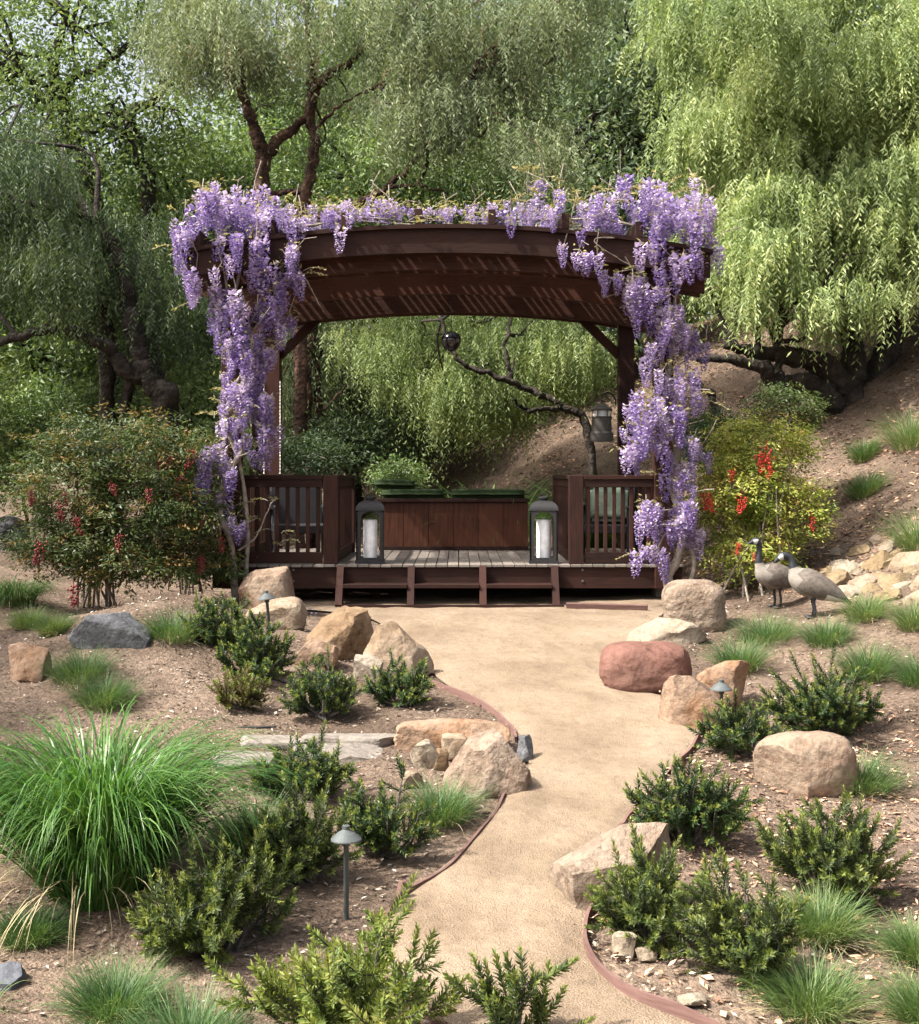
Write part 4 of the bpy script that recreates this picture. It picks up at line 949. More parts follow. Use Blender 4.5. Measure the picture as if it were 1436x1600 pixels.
# ------------------------------------------------------------------ low shrubs with needle-like whorled leaves
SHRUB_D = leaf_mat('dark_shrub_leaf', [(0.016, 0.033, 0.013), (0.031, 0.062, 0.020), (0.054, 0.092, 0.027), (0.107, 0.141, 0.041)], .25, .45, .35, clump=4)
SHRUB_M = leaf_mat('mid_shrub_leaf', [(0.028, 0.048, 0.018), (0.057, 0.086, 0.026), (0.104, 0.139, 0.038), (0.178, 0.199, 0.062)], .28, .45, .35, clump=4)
SHRUB_Y = leaf_mat('sunlit_shrub_leaf', [(0.062, 0.103, 0.031), (0.135, 0.186, 0.047), (0.238, 0.279, 0.072), (0.352, 0.352, 0.103)], .32, .45, .35, clump=4)  # lit copy of the shrub leaf, yellow sunlight put into its colour
BROWNLEAF = leaf_mat('brownish_shrub_leaf', [(.06, .06, .02), (.12, .10, .035), (.16, .14, .06)], .25, .6, .2, clump=4)
TIP = leaf_mat('fresh_shrub_tip', [(0.086, 0.128, 0.030), (0.173, 0.208, 0.048), (0.259, 0.273, 0.076)], .35, .45, .35, clump=4)
def sprig_shrub(box, label, mat, seed, stems=18, spread=1.0, leaf=.034, flat=1.0, twl=.11, base=None):
    rs = np.random.default_rng(seed); x0, x1, y0, y1 = box
    g = G((x0 + x1) / 2 if base is None else base, y1); w = (x1 - x0) * g[1] / F; H = (y1 - y0) * g[1] / F
    t = empty('low_shrub', g, label, 'shrub', 'low needle-leaved shrubs')
    br = Acc(); LP, LD, LS, LL = [], [], [], []; TP, TD, TS, TL = [], [], [], []
    cx = (((x0 + x1) / 2) - CX) / F * g[1] - g[0]
    for i in range(stems):
        a = rs.uniform(0, 2 * np.pi); r = math.sqrt(rs.uniform(0.02, 1)) * w * .47
        end = np.array([cx + r * math.cos(a), r * math.sin(a) * .85, H * (1 - .55 * (r / (w * .5)) ** 2) * rs.uniform(.28, .80)])
        start = np.array([rs.normal(0, .03), rs.normal(0, .03), -.02])
        mid = start * .5 + end * .5; mid[2] *= .72; mid[:2] *= 1.1
        p = smoothpath([start, mid, end], 9); tube(br, p, np.linspace(.011, .004, 9), 5, False)
        tw = [(p[kk], norm(p[min(kk + 1, 8)] - p[kk - 1])) for kk in (4, 5, 6, 7, 8)]
        for (q, d) in tw:
            for _ in range(rs.integers(1, 3) + (rs.random() < .25)):
                dd = norm(d * .5 + rs.normal(0, .6, 3) + np.array([end[0], end[1], 0]) / w * 1.1 + [0, 0, .16]); Lt = twl * rs.uniform(.5, 1.35)
                n = max(8, int(Lt / .0030)); s = np.linspace(0, 1, n)
                bend = np.array([0, 0, .25]); pos = q + (dd * s[:, None] + bend * (s[:, None] ** 2)) * Lt
                ax = norm(dd + bend * 2 * s[:, None])
                an = s * n * 2.4 + rs.uniform(0, 6); u = norm(np.cross(ax, [0.3, .5, .8])); v = np.cross(ax, u)
                rad = u * np.cos(an)[:, None] + v * np.sin(an)[:, None]
                open_ = (1.1 - .75 * s ** 2)[:, None]
                ld = norm(ax * .7 + rad * open_ + rs.normal(0, .12, (n, 3)))
                ll = leaf * (.75 + .5 * np.sin(s * 2.6)) * rs.uniform(.8, 1.2, n)
                tip = s > .80
                LP.append(pos[~tip]); LD.append(ld[~tip]); LS.append(np.cross(ld, rad)[~tip]); LL.append(ll[~tip])
                TP.append(pos[tip]); TD.append(ld[tip]); TS.append(np.cross(ld, rad)[tip]); TL.append(ll[tip] * .85)
                tube(br, np.array([q, pos[n // 2], pos[-1]]), [.004, .003, .002], 4, False)
    LP, LD, LS, LL = map(np.concatenate, (LP, LD, LS, LL)); TP, TD, TS, TL = map(np.concatenate, (TP, TD, TS, TL))
    br.build('branch', M['bark_limb'], t)
    leaves('foliage', LP, LD, LS + 1e-6, LL, LL * .36, mat, t, fold=.15)
    leaves('shoot_tip', TP, TD, TS + 1e-6, TL, TL * .38, TIP, t, fold=.15)['kind'] = 'stuff'
    return t
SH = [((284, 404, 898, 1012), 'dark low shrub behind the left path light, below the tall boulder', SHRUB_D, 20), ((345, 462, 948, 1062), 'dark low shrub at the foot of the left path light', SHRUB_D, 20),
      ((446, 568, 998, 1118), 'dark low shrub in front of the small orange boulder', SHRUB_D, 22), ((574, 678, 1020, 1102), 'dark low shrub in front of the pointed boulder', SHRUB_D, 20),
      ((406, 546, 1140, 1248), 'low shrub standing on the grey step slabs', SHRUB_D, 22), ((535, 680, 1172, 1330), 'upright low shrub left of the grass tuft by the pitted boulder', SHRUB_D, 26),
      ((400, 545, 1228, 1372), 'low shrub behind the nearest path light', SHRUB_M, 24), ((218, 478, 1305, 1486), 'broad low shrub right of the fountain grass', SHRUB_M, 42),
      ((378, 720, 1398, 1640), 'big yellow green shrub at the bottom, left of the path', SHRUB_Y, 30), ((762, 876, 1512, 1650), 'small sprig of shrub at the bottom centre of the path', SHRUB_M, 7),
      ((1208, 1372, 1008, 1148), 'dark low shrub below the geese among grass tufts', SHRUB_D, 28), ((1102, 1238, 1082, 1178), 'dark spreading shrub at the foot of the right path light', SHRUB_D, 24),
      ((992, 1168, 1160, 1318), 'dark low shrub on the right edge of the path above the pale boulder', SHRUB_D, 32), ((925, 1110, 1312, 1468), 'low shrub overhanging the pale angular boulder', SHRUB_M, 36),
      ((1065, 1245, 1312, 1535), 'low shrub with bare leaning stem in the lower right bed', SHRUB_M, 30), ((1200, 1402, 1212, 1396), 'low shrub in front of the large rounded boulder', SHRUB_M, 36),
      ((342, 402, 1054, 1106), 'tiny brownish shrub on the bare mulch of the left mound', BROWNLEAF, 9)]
for i, (bx, lab, mt, ns) in enumerate(SH):
    sprig_shrub(bx, lab, mt, 300 + i, int(ns * (1.0 if i not in (8, 9) else .8) * [1, .8, 1.15, .9][i % 4] * (1.9 if i < 2 else 1.25 if i < 6 else 1)), leaf=.030 if i not in (8, 9) else .036, twl=(.10 if i < 6 else .13 if i not in (8, 9) else .17) * [1, 1.15, .9][i % 3], base={14: 1185, 6: 480}.get(i))

# ------------------------------------------------------------------ grasses
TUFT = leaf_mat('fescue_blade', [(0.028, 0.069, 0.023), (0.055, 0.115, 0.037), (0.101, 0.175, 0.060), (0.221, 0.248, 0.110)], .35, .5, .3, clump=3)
TUFT_L = leaf_mat('sunny_fescue_blade', [(0.044, 0.093, 0.027), (0.088, 0.153, 0.047), (0.154, 0.220, 0.078), (0.265, 0.288, 0.141)], .35, .5, .3, clump=3)  # lighter copy of the fescue blade with sunlight in its colour
FOUNT = leaf_mat('fountain_grass_blade', [(0.025, 0.074, 0.016), (0.051, 0.129, 0.025), (0.093, 0.193, 0.041), (0.178, 0.285, 0.081)], .35, .4, .4, clump=3)
STRAW = leaf_mat('dry_straw', [(.32, .25, .14), (.45, .37, .22), (.55, .47, .30)], .2, .7, .2)
def tuft(box, label, mat, seed, n=700, dry=.08, wide=.0045, droop=.0):
    rs = np.random.default_rng(seed); x0, x1, y0, y1 = box; g = G((x0 + x1) / 2, y1); Y = g[1] + (x1 - x0) * g[1] / F * .3
    w = (x1 - x0) * Y / F; H = (y1 - y0) * Y / F
    gx_ = ((x0 + x1) / 2 - CX) / F * Y; b = np.array([gx_, Y, float(hgt(gx_, Y))])
    t = empty('grass_tuft', b, label, 'grass tuft', 'fine grass tufts')
    r = np.sqrt(rs.uniform(0, 1, n)) * w * .31; a = rs.uniform(0, 6.283, n)
    base = np.stack([r * np.cos(a), r * np.sin(a), np.zeros(n)], -1)
    base[:, 2] = hgt(base[:, 0] + b[0], base[:, 1] + b[1]) - b[2] - .02
    az = a + rs.normal(0, .7, n); e0 = np.clip(1.45 - .55 * (r / (w * .33)) + rs.normal(0, .12, n), .4, 1.55); e1 = e0 - rs.uniform(.4, 1.5, n)
    L = H * rs.uniform(.5, 1.05, n) * 1.06; W = np.full(n, wide) * rs.uniform(.7, 1.3, n)
    nd = int(n * dry)
    V, Q = blades(base[nd:], az[nd:], e0[nd:], e1[nd:], L[nd:], W[nd:], 5, 1.3, rs); acc = Acc(); acc.add(V, Q); acc.build('blades', mat, t)
    if nd > 3:
        V, Q = blades(base[:nd], az[:nd], e0[:nd] * .6, e1[:nd] * .7 - .3, L[:nd] * .9, W[:nd], 5, 1.3, rs); acc = Acc(); acc.add(V, Q); acc.build('dry_blades', STRAW, t)
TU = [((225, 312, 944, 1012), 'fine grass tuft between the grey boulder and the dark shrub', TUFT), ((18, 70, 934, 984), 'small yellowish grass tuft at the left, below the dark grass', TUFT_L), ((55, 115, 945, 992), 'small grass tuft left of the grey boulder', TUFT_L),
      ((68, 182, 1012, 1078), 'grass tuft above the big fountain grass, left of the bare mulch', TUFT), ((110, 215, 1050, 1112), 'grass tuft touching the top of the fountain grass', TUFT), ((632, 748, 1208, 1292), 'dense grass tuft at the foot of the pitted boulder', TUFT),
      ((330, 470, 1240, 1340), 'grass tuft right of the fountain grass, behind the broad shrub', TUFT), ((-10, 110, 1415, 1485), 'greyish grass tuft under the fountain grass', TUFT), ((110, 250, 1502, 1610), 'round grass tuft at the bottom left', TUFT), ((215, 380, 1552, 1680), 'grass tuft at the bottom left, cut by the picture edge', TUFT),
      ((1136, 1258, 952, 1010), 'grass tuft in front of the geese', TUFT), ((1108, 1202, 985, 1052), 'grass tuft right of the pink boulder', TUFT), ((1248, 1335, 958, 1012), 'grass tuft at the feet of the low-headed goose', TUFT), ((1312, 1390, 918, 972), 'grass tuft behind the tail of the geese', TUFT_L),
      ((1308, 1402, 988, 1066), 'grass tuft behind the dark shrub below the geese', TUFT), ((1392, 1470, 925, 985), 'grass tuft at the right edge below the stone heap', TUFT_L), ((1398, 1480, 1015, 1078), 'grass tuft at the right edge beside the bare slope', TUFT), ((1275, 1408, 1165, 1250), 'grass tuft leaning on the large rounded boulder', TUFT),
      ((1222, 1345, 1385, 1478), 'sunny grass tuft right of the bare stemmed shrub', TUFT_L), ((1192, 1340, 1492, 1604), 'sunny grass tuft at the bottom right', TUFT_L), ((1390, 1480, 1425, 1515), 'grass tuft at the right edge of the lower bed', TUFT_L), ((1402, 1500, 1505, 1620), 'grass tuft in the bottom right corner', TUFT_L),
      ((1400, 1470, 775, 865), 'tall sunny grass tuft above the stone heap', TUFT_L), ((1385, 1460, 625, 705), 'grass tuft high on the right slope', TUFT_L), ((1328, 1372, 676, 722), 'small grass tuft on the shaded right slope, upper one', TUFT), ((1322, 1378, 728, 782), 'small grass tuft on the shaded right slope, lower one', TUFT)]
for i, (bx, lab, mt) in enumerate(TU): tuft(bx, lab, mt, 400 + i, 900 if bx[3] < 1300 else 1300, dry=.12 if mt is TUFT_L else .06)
# the big fountain grass
def fountain(px, py, w_px, h_px, label, seed, n, mat, wide=.0085, rad=.22, ypull=0, pw=1.7):
    rs = np.random.default_rng(seed); g = G(px, py); b = g + [0, ypull, 0]; b[2] = float(hgt(b[0], b[1]))
    t = empty('fountain_grass', b, label, 'grass'); S = b[1] / F
    R = w_px * S / 2; H = h_px * S
    r = np.sqrt(rs.uniform(0, 1, n)) * rad; a = rs.uniform(0, 6.283, n)
    base = np.stack([r * np.cos(a), r * np.sin(a), np.full(n, -.03)], -1)
    az = a + rs.normal(0, .5, n); e0 = np.clip(rs.normal(1.41, .12, n) - .24 * r / rad, .5, 1.56)
    e1 = -rs.uniform(.5, 1.5, n); L = rs.uniform(.45, 1.02, n) * (R * .62 + H * .55)
    V, Q = blades(base, az, e0, e1, L, wide * rs.uniform(.6, 1.2, n), 12, pw, rs); acc = Acc(); acc.add(V, Q); acc.build('blades', mat, t)
    nd = n // 25
    V, Q = blades(base[:nd], az[:nd] + .4, e0[:nd] * .8, e1[:nd] - .2, L[:nd] * .8, np.full(nd, wide * .5), 8, 1.2, rs); acc = Acc(); acc.add(V, Q); acc.build('dry_blades', STRAW, t)
fountain(128, 1440, 270, 600, 'huge arching fountain grass at the left', 91, 2400, FOUNT, .016, ypull=.3, pw=2.5)
fountain(25, 945, 110, 105, 'dark grass clump at the far left behind the small tufts', 92, 700, TUFT, .010, .18)
fountain(-45, 1600, 120, 150, 'yellowish grass blades poking in at the bottom left corner', 93, 60, TUFT_L, .008, .1)

# ------------------------------------------------------------------ berry bushes
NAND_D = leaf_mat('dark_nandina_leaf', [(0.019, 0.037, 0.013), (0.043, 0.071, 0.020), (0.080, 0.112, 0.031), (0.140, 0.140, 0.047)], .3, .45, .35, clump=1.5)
NAND_L = leaf_mat('sunlit_nandina_leaf', [(0.112, 0.175, 0.034), (0.222, 0.300, 0.055), (0.380, 0.428, 0.087), (0.569, 0.506, 0.159), (0.632, 0.348, 0.127)], .4, .45, .35, clump=1.6)  # nandina leaf brightened, the sun on the bush is part of its colour
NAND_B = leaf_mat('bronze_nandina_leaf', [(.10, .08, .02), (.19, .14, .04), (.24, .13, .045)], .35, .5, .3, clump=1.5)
BERRY = plain_mat('red_berry', (.46, .035, .02), .3, 0, .5)
BERRY_D = plain_mat('dark_red_berry', (.17, .012, .014), .35, 0, .5)
def berry_mesh(seed, mat, n=46):
    rs = np.random.default_rng(seed); acc = Acc()
    V0 = np.array([(0, 0, 1), (.894, 0, .447), (.276, .851, .447), (-.724, .526, .447), (-.724, -.526, .447), (.276, -.851, .447), (.724, .526, -.447), (-.276, .851, -.447), (-.894, 0, -.447), (-.276, -.851, -.447), (.724, -.526, -.447), (0, 0, -1)])
    T0 = np.array([(0, 1, 2), (0, 2, 3), (0, 3, 4), (0, 4, 5), (0, 5, 1), (1, 6, 2), (2, 7, 3), (3, 8, 4), (4, 9, 5), (5, 10, 1), (2, 6, 7), (3, 7, 8), (4, 8, 9), (5, 9, 10), (1, 10, 6), (6, 11, 7), (7, 11, 8), (8, 11, 9), (9, 11, 10), (10, 11, 6)])
    for _ in range(n):
        u = rs.uniform(0, 1); r = .07 * (1 - .6 * u) * math.sqrt(rs.uniform(0, 1)); a = rs.uniform(0, 6.28)
        acc.add(V0 * .0115 + [r * math.cos(a), r * math.sin(a), -.20 * u], None, T0)
    tube(acc, [(0, 0, .06), (0, 0, -.18)], .004, 4, False)
    me = acc.mesh('berry_cluster', True); me.materials.append(mat); return me
BM_L = [berry_mesh(i, BERRY) for i in range(3)]; BM_D = [berry_mesh(i + 9, BERRY_D) for i in range(3)]
def berry_bush(base, label, ell, n_leaf, mat, mat2, berries, bms, seed, canes=14, leaf=.05):
    rs = np.random.default_rng(seed); b = np.asarray(base, float)
    t = empty('berry_bush', b, label, 'berry bush'); br = Acc(); C = []
    for (cx, cy, Y, rx, ry, rz, wt) in ell:
        c = P(cx, cy, Y) - b
        for _ in range(int(n_leaf * .85 * wt / 26)):
            d = norm(rs.normal(0, 1, 3)); rr = rs.uniform(.3, 1.0) ** .6 * rs.choice([1, 1, 1.25])
            q = c + d * rr * np.array([rx, ry, rz])
            if q[2] + b[2] < float(hgt(q[0] + b[0], q[1] + b[1])) + .22: continue
            C.append((q, d))
    C = [C[i] for i in rs.permutation(len(C))]
    for i in range(canes):
        q = C[i][0]; s = np.array([rs.normal(0, .16), rs.normal(0, .12), -.05]); m = (s + q) / 2 + [0, 0, .15] - np.array([q[0], q[1], 0]) * .18
        tube(br, smoothpath([s, m, q], 10), np.linspace(.014, .005, 10), 6, False)
    LP, LD, LS = [], [], []
    for q, d in C:                                 # one spray of leaflets per point
        o_ = norm(np.array([d[0], d[1], .1]) + rs.normal(0, .5, 3)); n = 26
        s = rs.uniform(0, 1, n); sd = norm(np.cross(o_, [0, 0, 1])) ; side = rs.choice([-1, 1], n)[:, None]
        p = q + o_ * (s[:, None] - .4) * .24 + sd * side * rs.uniform(0, .09, (n, 1)) + rs.normal(0, .02, (n, 3)) - [0, 0, .05] * (s[:, None] ** 2)
        LP.append(p); LD.append(o_ * .6 + sd * side * .8 + np.array([0, 0, -.35]) + rs.normal(0, .3, (n, 3))); LS.append(np.cross(LD[-1], [0, 0, 1.0]) + rs.normal(0, .35, (n, 3)))
    LP, LD, LS = map(np.concatenate, (LP, LD, LS)); n = len(LP)
    br.build('cane', M['vine'], t, smooth=True)
    k2 = np.repeat(rs.random(n // 26) < (.16 if mat2 else 0), 26)
    sz = leaf * rs.uniform(.65, 1.25, n)
    leaves('foliage', LP[~k2], LD[~k2], LS[~k2], sz[~k2], sz[~k2] * .42, mat, t)
    if mat2 and k2.any(): leaves('bronze_foliage', LP[k2], LD[k2], LS[k2], sz[k2], sz[k2] * .42, mat2, t)
    for (x, y, Y, s) in berries:
        link('berry_cluster', bms[rs.integers(0, 3)], None, t, loc=P(x, y, Y + .08) - b, rot=(rs.normal(0, .25), rs.normal(0, .25), rs.uniform(0, 6)), scale=(s * .8, s * .8, s * .85))
b1 = G(155, 948)
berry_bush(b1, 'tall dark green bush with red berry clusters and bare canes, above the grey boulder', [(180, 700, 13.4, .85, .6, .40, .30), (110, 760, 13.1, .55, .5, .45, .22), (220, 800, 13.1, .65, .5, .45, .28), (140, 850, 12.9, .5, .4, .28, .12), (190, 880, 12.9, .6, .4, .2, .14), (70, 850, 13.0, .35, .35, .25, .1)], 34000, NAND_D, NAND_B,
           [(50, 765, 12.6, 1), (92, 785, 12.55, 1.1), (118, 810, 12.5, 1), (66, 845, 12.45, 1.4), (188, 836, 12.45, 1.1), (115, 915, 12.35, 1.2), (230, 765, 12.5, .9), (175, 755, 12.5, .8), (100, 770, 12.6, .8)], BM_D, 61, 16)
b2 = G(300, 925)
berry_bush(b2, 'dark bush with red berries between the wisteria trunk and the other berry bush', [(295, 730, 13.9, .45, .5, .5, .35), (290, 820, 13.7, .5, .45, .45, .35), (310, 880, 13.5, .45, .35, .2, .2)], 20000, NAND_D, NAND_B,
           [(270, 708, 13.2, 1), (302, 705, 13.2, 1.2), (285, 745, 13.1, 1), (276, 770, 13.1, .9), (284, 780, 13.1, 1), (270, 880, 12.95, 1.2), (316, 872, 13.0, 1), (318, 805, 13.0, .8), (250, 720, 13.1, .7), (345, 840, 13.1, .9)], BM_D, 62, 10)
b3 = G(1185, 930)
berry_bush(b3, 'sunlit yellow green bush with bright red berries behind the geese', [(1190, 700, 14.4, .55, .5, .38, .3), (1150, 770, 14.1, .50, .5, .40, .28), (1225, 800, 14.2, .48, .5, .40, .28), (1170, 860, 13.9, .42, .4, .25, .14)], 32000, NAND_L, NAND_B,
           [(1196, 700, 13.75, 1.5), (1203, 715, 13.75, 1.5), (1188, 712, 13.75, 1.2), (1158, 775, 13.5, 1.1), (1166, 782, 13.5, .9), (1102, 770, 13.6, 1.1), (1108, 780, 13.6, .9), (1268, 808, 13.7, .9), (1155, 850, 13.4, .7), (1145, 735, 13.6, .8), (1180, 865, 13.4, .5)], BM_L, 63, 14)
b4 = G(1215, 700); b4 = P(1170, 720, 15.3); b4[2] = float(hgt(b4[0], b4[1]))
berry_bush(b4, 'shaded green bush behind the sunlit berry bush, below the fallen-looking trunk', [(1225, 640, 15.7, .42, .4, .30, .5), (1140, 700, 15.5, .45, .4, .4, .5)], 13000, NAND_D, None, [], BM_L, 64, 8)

# ------------------------------------------------------------------ trees
PEP_S = leaf_mat('sunny_pepper_leaf', [(0.110, 0.157, 0.067), (0.205, 0.271, 0.109), (0.335, 0.404, 0.178), (0.525, 0.555, 0.271)], .38, .5, .3, clump=.9)  # pepper leaf with the lit look put into a paler colour
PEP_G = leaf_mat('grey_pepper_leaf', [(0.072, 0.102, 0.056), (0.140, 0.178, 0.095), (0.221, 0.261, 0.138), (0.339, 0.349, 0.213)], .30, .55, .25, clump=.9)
PEP_D = leaf_mat('shaded_pepper_leaf', [(0.025, 0.046, 0.025), (0.049, 0.080, 0.038), (0.085, 0.123, 0.055), (0.136, 0.171, 0.081)], .35, .5, .3, clump=.9)  # same leaf darkened, shade under the trees is in the colour
OAK_G = leaf_mat('fresh_tree_leaf', [(0.057, 0.101, 0.038), (0.116, 0.177, 0.064), (0.199, 0.269, 0.098), (0.326, 0.395, 0.163)], .30, .45, .35, clump=.8)
OAK_B = leaf_mat('blue_green_tree_leaf', [(.058, .092, .055), (.11, .16, .088), (.18, .23, .13), (.28, .32, .20)], .38, .45, .35, clump=.8)
TASS = leaf_mat('pink_seed_tassel', [(.22, .12, .08), (.32, .19, .13), (.36, .25, .17)], .3, .6, .2)
def clumps(blobs, n, rs, lo=.55, updir=.0):
    vol = np.array([(b[3] * b[4] * b[5]) ** (2 / 3) * (b[6] if len(b) > 6 else 1) for b in blobs]); vol /= vol.sum()
    out = []; dirs = []
    for b, m in zip(blobs, rs.multinomial(n, vol)):
        d = norm(rs.normal(0, 1, (m, 3)) + [0, 0, updir]); r = rs.uniform(lo ** 3, 1, m) ** (1 / 3)
        out.append(np.array(b[:3]) + d * r[:, None] * np.array(b[3:6])); dirs.append(d)
    return np.concatenate(out), np.concatenate(dirs)
def B(px, py, Y, rx, ry, rz, wt=1): p = P(px, py, Y); return (p[0], p[1], p[2], rx, ry, rz, wt)
def weep_leaves(C, D, rs, strands, K, L, leaf, spread=.28):
    n = len(C) * strands
    s0 = np.repeat(C, strands, 0) + rs.normal(0, spread, (n, 3)) * [1, 1, .6]
    o_ = norm(np.repeat(D, strands, 0) * [1, 1, .2] * .8 + rs.normal(0, .6, (n, 3)) * [1, 1, .1])
    Ls = L * (.45 + rs.gamma(2.0, .32, n))
    t = (np.arange(K)[None] + rs.uniform(0, 1, (n, K))) / K
    p = s0[:, None] + o_[:, None] * (.32 * Ls[:, None] * (1 - (1 - t) ** 2))[..., None]
    p[..., 2] -= Ls[:, None] * t ** 1.35 - .10 * Ls[:, None] * t
    p = p.reshape(-1, 3); m = len(p)
    q_ = norm(rs.normal(0, 1, (n, 3)) * [1, 1, .25]); nr_ = norm(np.cross(q_, [0, 0, 1.0]) + rs.normal(0, .35, (n, 3)) + o_ * [.3, .3, 0] + [0, 0, .35])
    sd = np.repeat(q_, K, 0) * np.tile(np.where(np.arange(K) % 2, 1, -1), n)[:, None]
    d = norm(np.array([0, 0, -.75]) + sd * .68 + rs.normal(0, .14, (m, 3)))
    side = np.cross(np.repeat(nr_, K, 0) + rs.normal(0, .18, (m, 3)), d)
    ll = leaf[0] * rs.uniform(.6, 1.3, m)
    return p, d, side, ll, ll * leaf[1] / leaf[0]
def tuft_leaves(C, D, rs, per, rad, leaf):
    n = len(C) * per
    p = np.repeat(C, per, 0) + rs.normal(0, 1, (n, 3)) * rad * [1, 1, .75]
    d = norm(rs.normal(0, 1, (n, 3)) + np.repeat(D, per, 0) * .4 + [0, 0, -.25]); side = np.cross(d, rs.normal(0, 1, (n, 3)))
    ll = leaf[0] * rs.uniform(.6, 1.3, n)
    return p, d, side, ll, ll * leaf[1] / leaf[0]
def limbs(acc, forks, C, rs, n, r0=.04, sides=6):
    forks = np.asarray(forks)
    for i in rs.permutation(len(C))[:n]:
        q = C[i]; f = forks[np.argmin(np.linalg.norm(forks - q, axis=1) + rs.uniform(0, .8, len(forks)))]
        L = np.linalg.norm(q - f); m1 = f + (q - f) * .35 + rs.normal(0, .10 * L, 3) + [0, 0, .08 * L]; m2 = f + (q - f) * .7 + rs.normal(0, .08 * L, 3) + [0, 0, .10 * L]
        tube(acc, smoothpath([f, m1, m2, q], 10), np.linspace(min(r0, .02 + .012 * L), .006, 10), sides, False)
def tree(name, label, base, trunks, blobs, kind, mat, bark, seed, nc, per, group='trees behind the pergola', L=.9, K=16, leaf=(.10, .028), nl=30, lo=.5, spread=.28, tassel=0, updir=0.0, r0=.05, cat='tree'):
    rs = np.random.default_rng(seed); b = np.asarray(base, float)
    t = empty(name, b, label, cat, group)
    acc = Acc(); forks = []
    for pts, ra, rb in trunks:
        n = max(14, 6 * len(pts)); p = smoothpath(pts, n)
        p[1:-1] += rs.normal(0, .014, (n - 2, 3)); p2 = smoothpath(p, n * 4); tube(acc, p2 - b, np.linspace(ra, rb, n * 4) * (1 + .08 * np.sin(np.arange(n * 4) * .28 + seed) + rs.normal(0, .035, n * 4)), 18)
        vv = acc.V[-1]; m_ = n * 4 * 18; cen = np.repeat(p2 - b, 18, 0); lump = 1 + .10 * np.tile(rs.normal(0, 1, 18), n * 4) + rs.normal(0, .06, m_); vv[:m_] = cen + (vv[:m_] - cen) * lump[:, None]
        forks += [p[int(n * f)] - b for f in (.55, .7, .85)] + [p[-1] - b]
    C, D = clumps(blobs, nc, rs, lo, updir); C = C - b
    limbs(acc, forks, C, rs, nl, r0)
    acc.build('trunk', bark, t, smooth=True)
    if kind == 'weep': A = weep_leaves(C, D, rs, per, K, L, leaf, spread)
    else: A = tuft_leaves(C, D, rs, per, spread, leaf)
    gz_ = hgt(A[0][:, 0] + b[0], A[0][:, 1] + b[1]) - b[2]; ok = A[0][:, 2] > gz_ + .25
    leaves('crown', *[a[ok] for a in A], mat, t)
    if tassel:
        i = rs.permutation(len(C))[:tassel]; T_ = weep_leaves(C[i] - [0, 0, .2], D[i], rs, 3, 14, .35, (.03, .02), .05); leaves('seed_tassel', *T_, TASS, t)
    return t
def gp(px, py, Y): p = P(px, py, Y); p[2] = float(hgt(p[0], p[1])); return p

def fill(poly, Y0, Y1, n, r, seed):
    """many small overlapping foliage masses inside an outline, at random depths"""
    rs = np.random.default_rng(seed); Pl = np.array(poly, float); out = []
    lo_, hi_ = Pl.min(0), Pl.max(0)
    while len(out) < n:
        x, y = rs.uniform(lo_, hi_); c = False
        for (x0, y0), (x1, y1) in zip(Pl, np.roll(Pl, -1, 0)):
            if (y0 > y) != (y1 > y) and x < (x1 - x0) * (y - y0) / (y1 - y0) + x0: c = not c
        if c: q = rs.uniform(*r); out.append(B(x, y, rs.uniform(Y0, Y1), q, q, q * .65))
    return out
# right: big sunlit pepper tree with low dark limbs
bD = gp(1325, 610, 18.3)
tree('pepper_tree', 'big sunlit weeping tree on the right slope with low dark sprawling limbs', bD,
     [([bD + [.25, .1, -.3], P(1300, 585, 18.3), P(1255, 560, 18.2), P(1180, 549, 18.0), P(1130, 540, 17.9)], .22, .045),
      ([bD + [.0, 0, -.3], P(1280, 610, 18.2), P(1235, 600, 18.1), P(1212, 605, 18.0), P(1190, 577, 17.9), P(1140, 562, 17.8), P(1088, 560, 17.8)], .17, .04),
      ([P(1217, 605, 18.0), P(1217, 570, 18.0), P(1212, 520, 18.0)], .07, .04), ([bD + [.1, 0, -.2], P(1330, 520, 18.6), P(1300, 400, 18.8), P(1280, 250, 18.9), P(1250, 120, 18.9)], .18, .05),
      ([bD + [.3, .2, -.2], P(1400, 500, 19), P(1450, 350, 19), P(1480, 200, 19)], .2, .05), ([gp(1130, 672, 17.4) - [0, 0, .2], P(1118, 640, 17.5), P(1100, 610, 17.6), P(1075, 590, 17.7)], .06, .035)],
     fill([(1050, -80), (1035, 60), (1075, 150), (1035, 240), (1060, 320), (1115, 390), (1100, 440), (1180, 480), (1250, 440), (1280, 500), (1320, 530), (1370, 510), (1410, 450), (1500, 450), (1570, 200), (1570, -80)], 17.0, 19.8, 130, (.38, .75), 1),
     'weep', PEP_S, M['bark_dark'], 71, 1150, 14, L=.44, K=15, leaf=(.088, .025), nl=60, lo=.1, spread=.145)
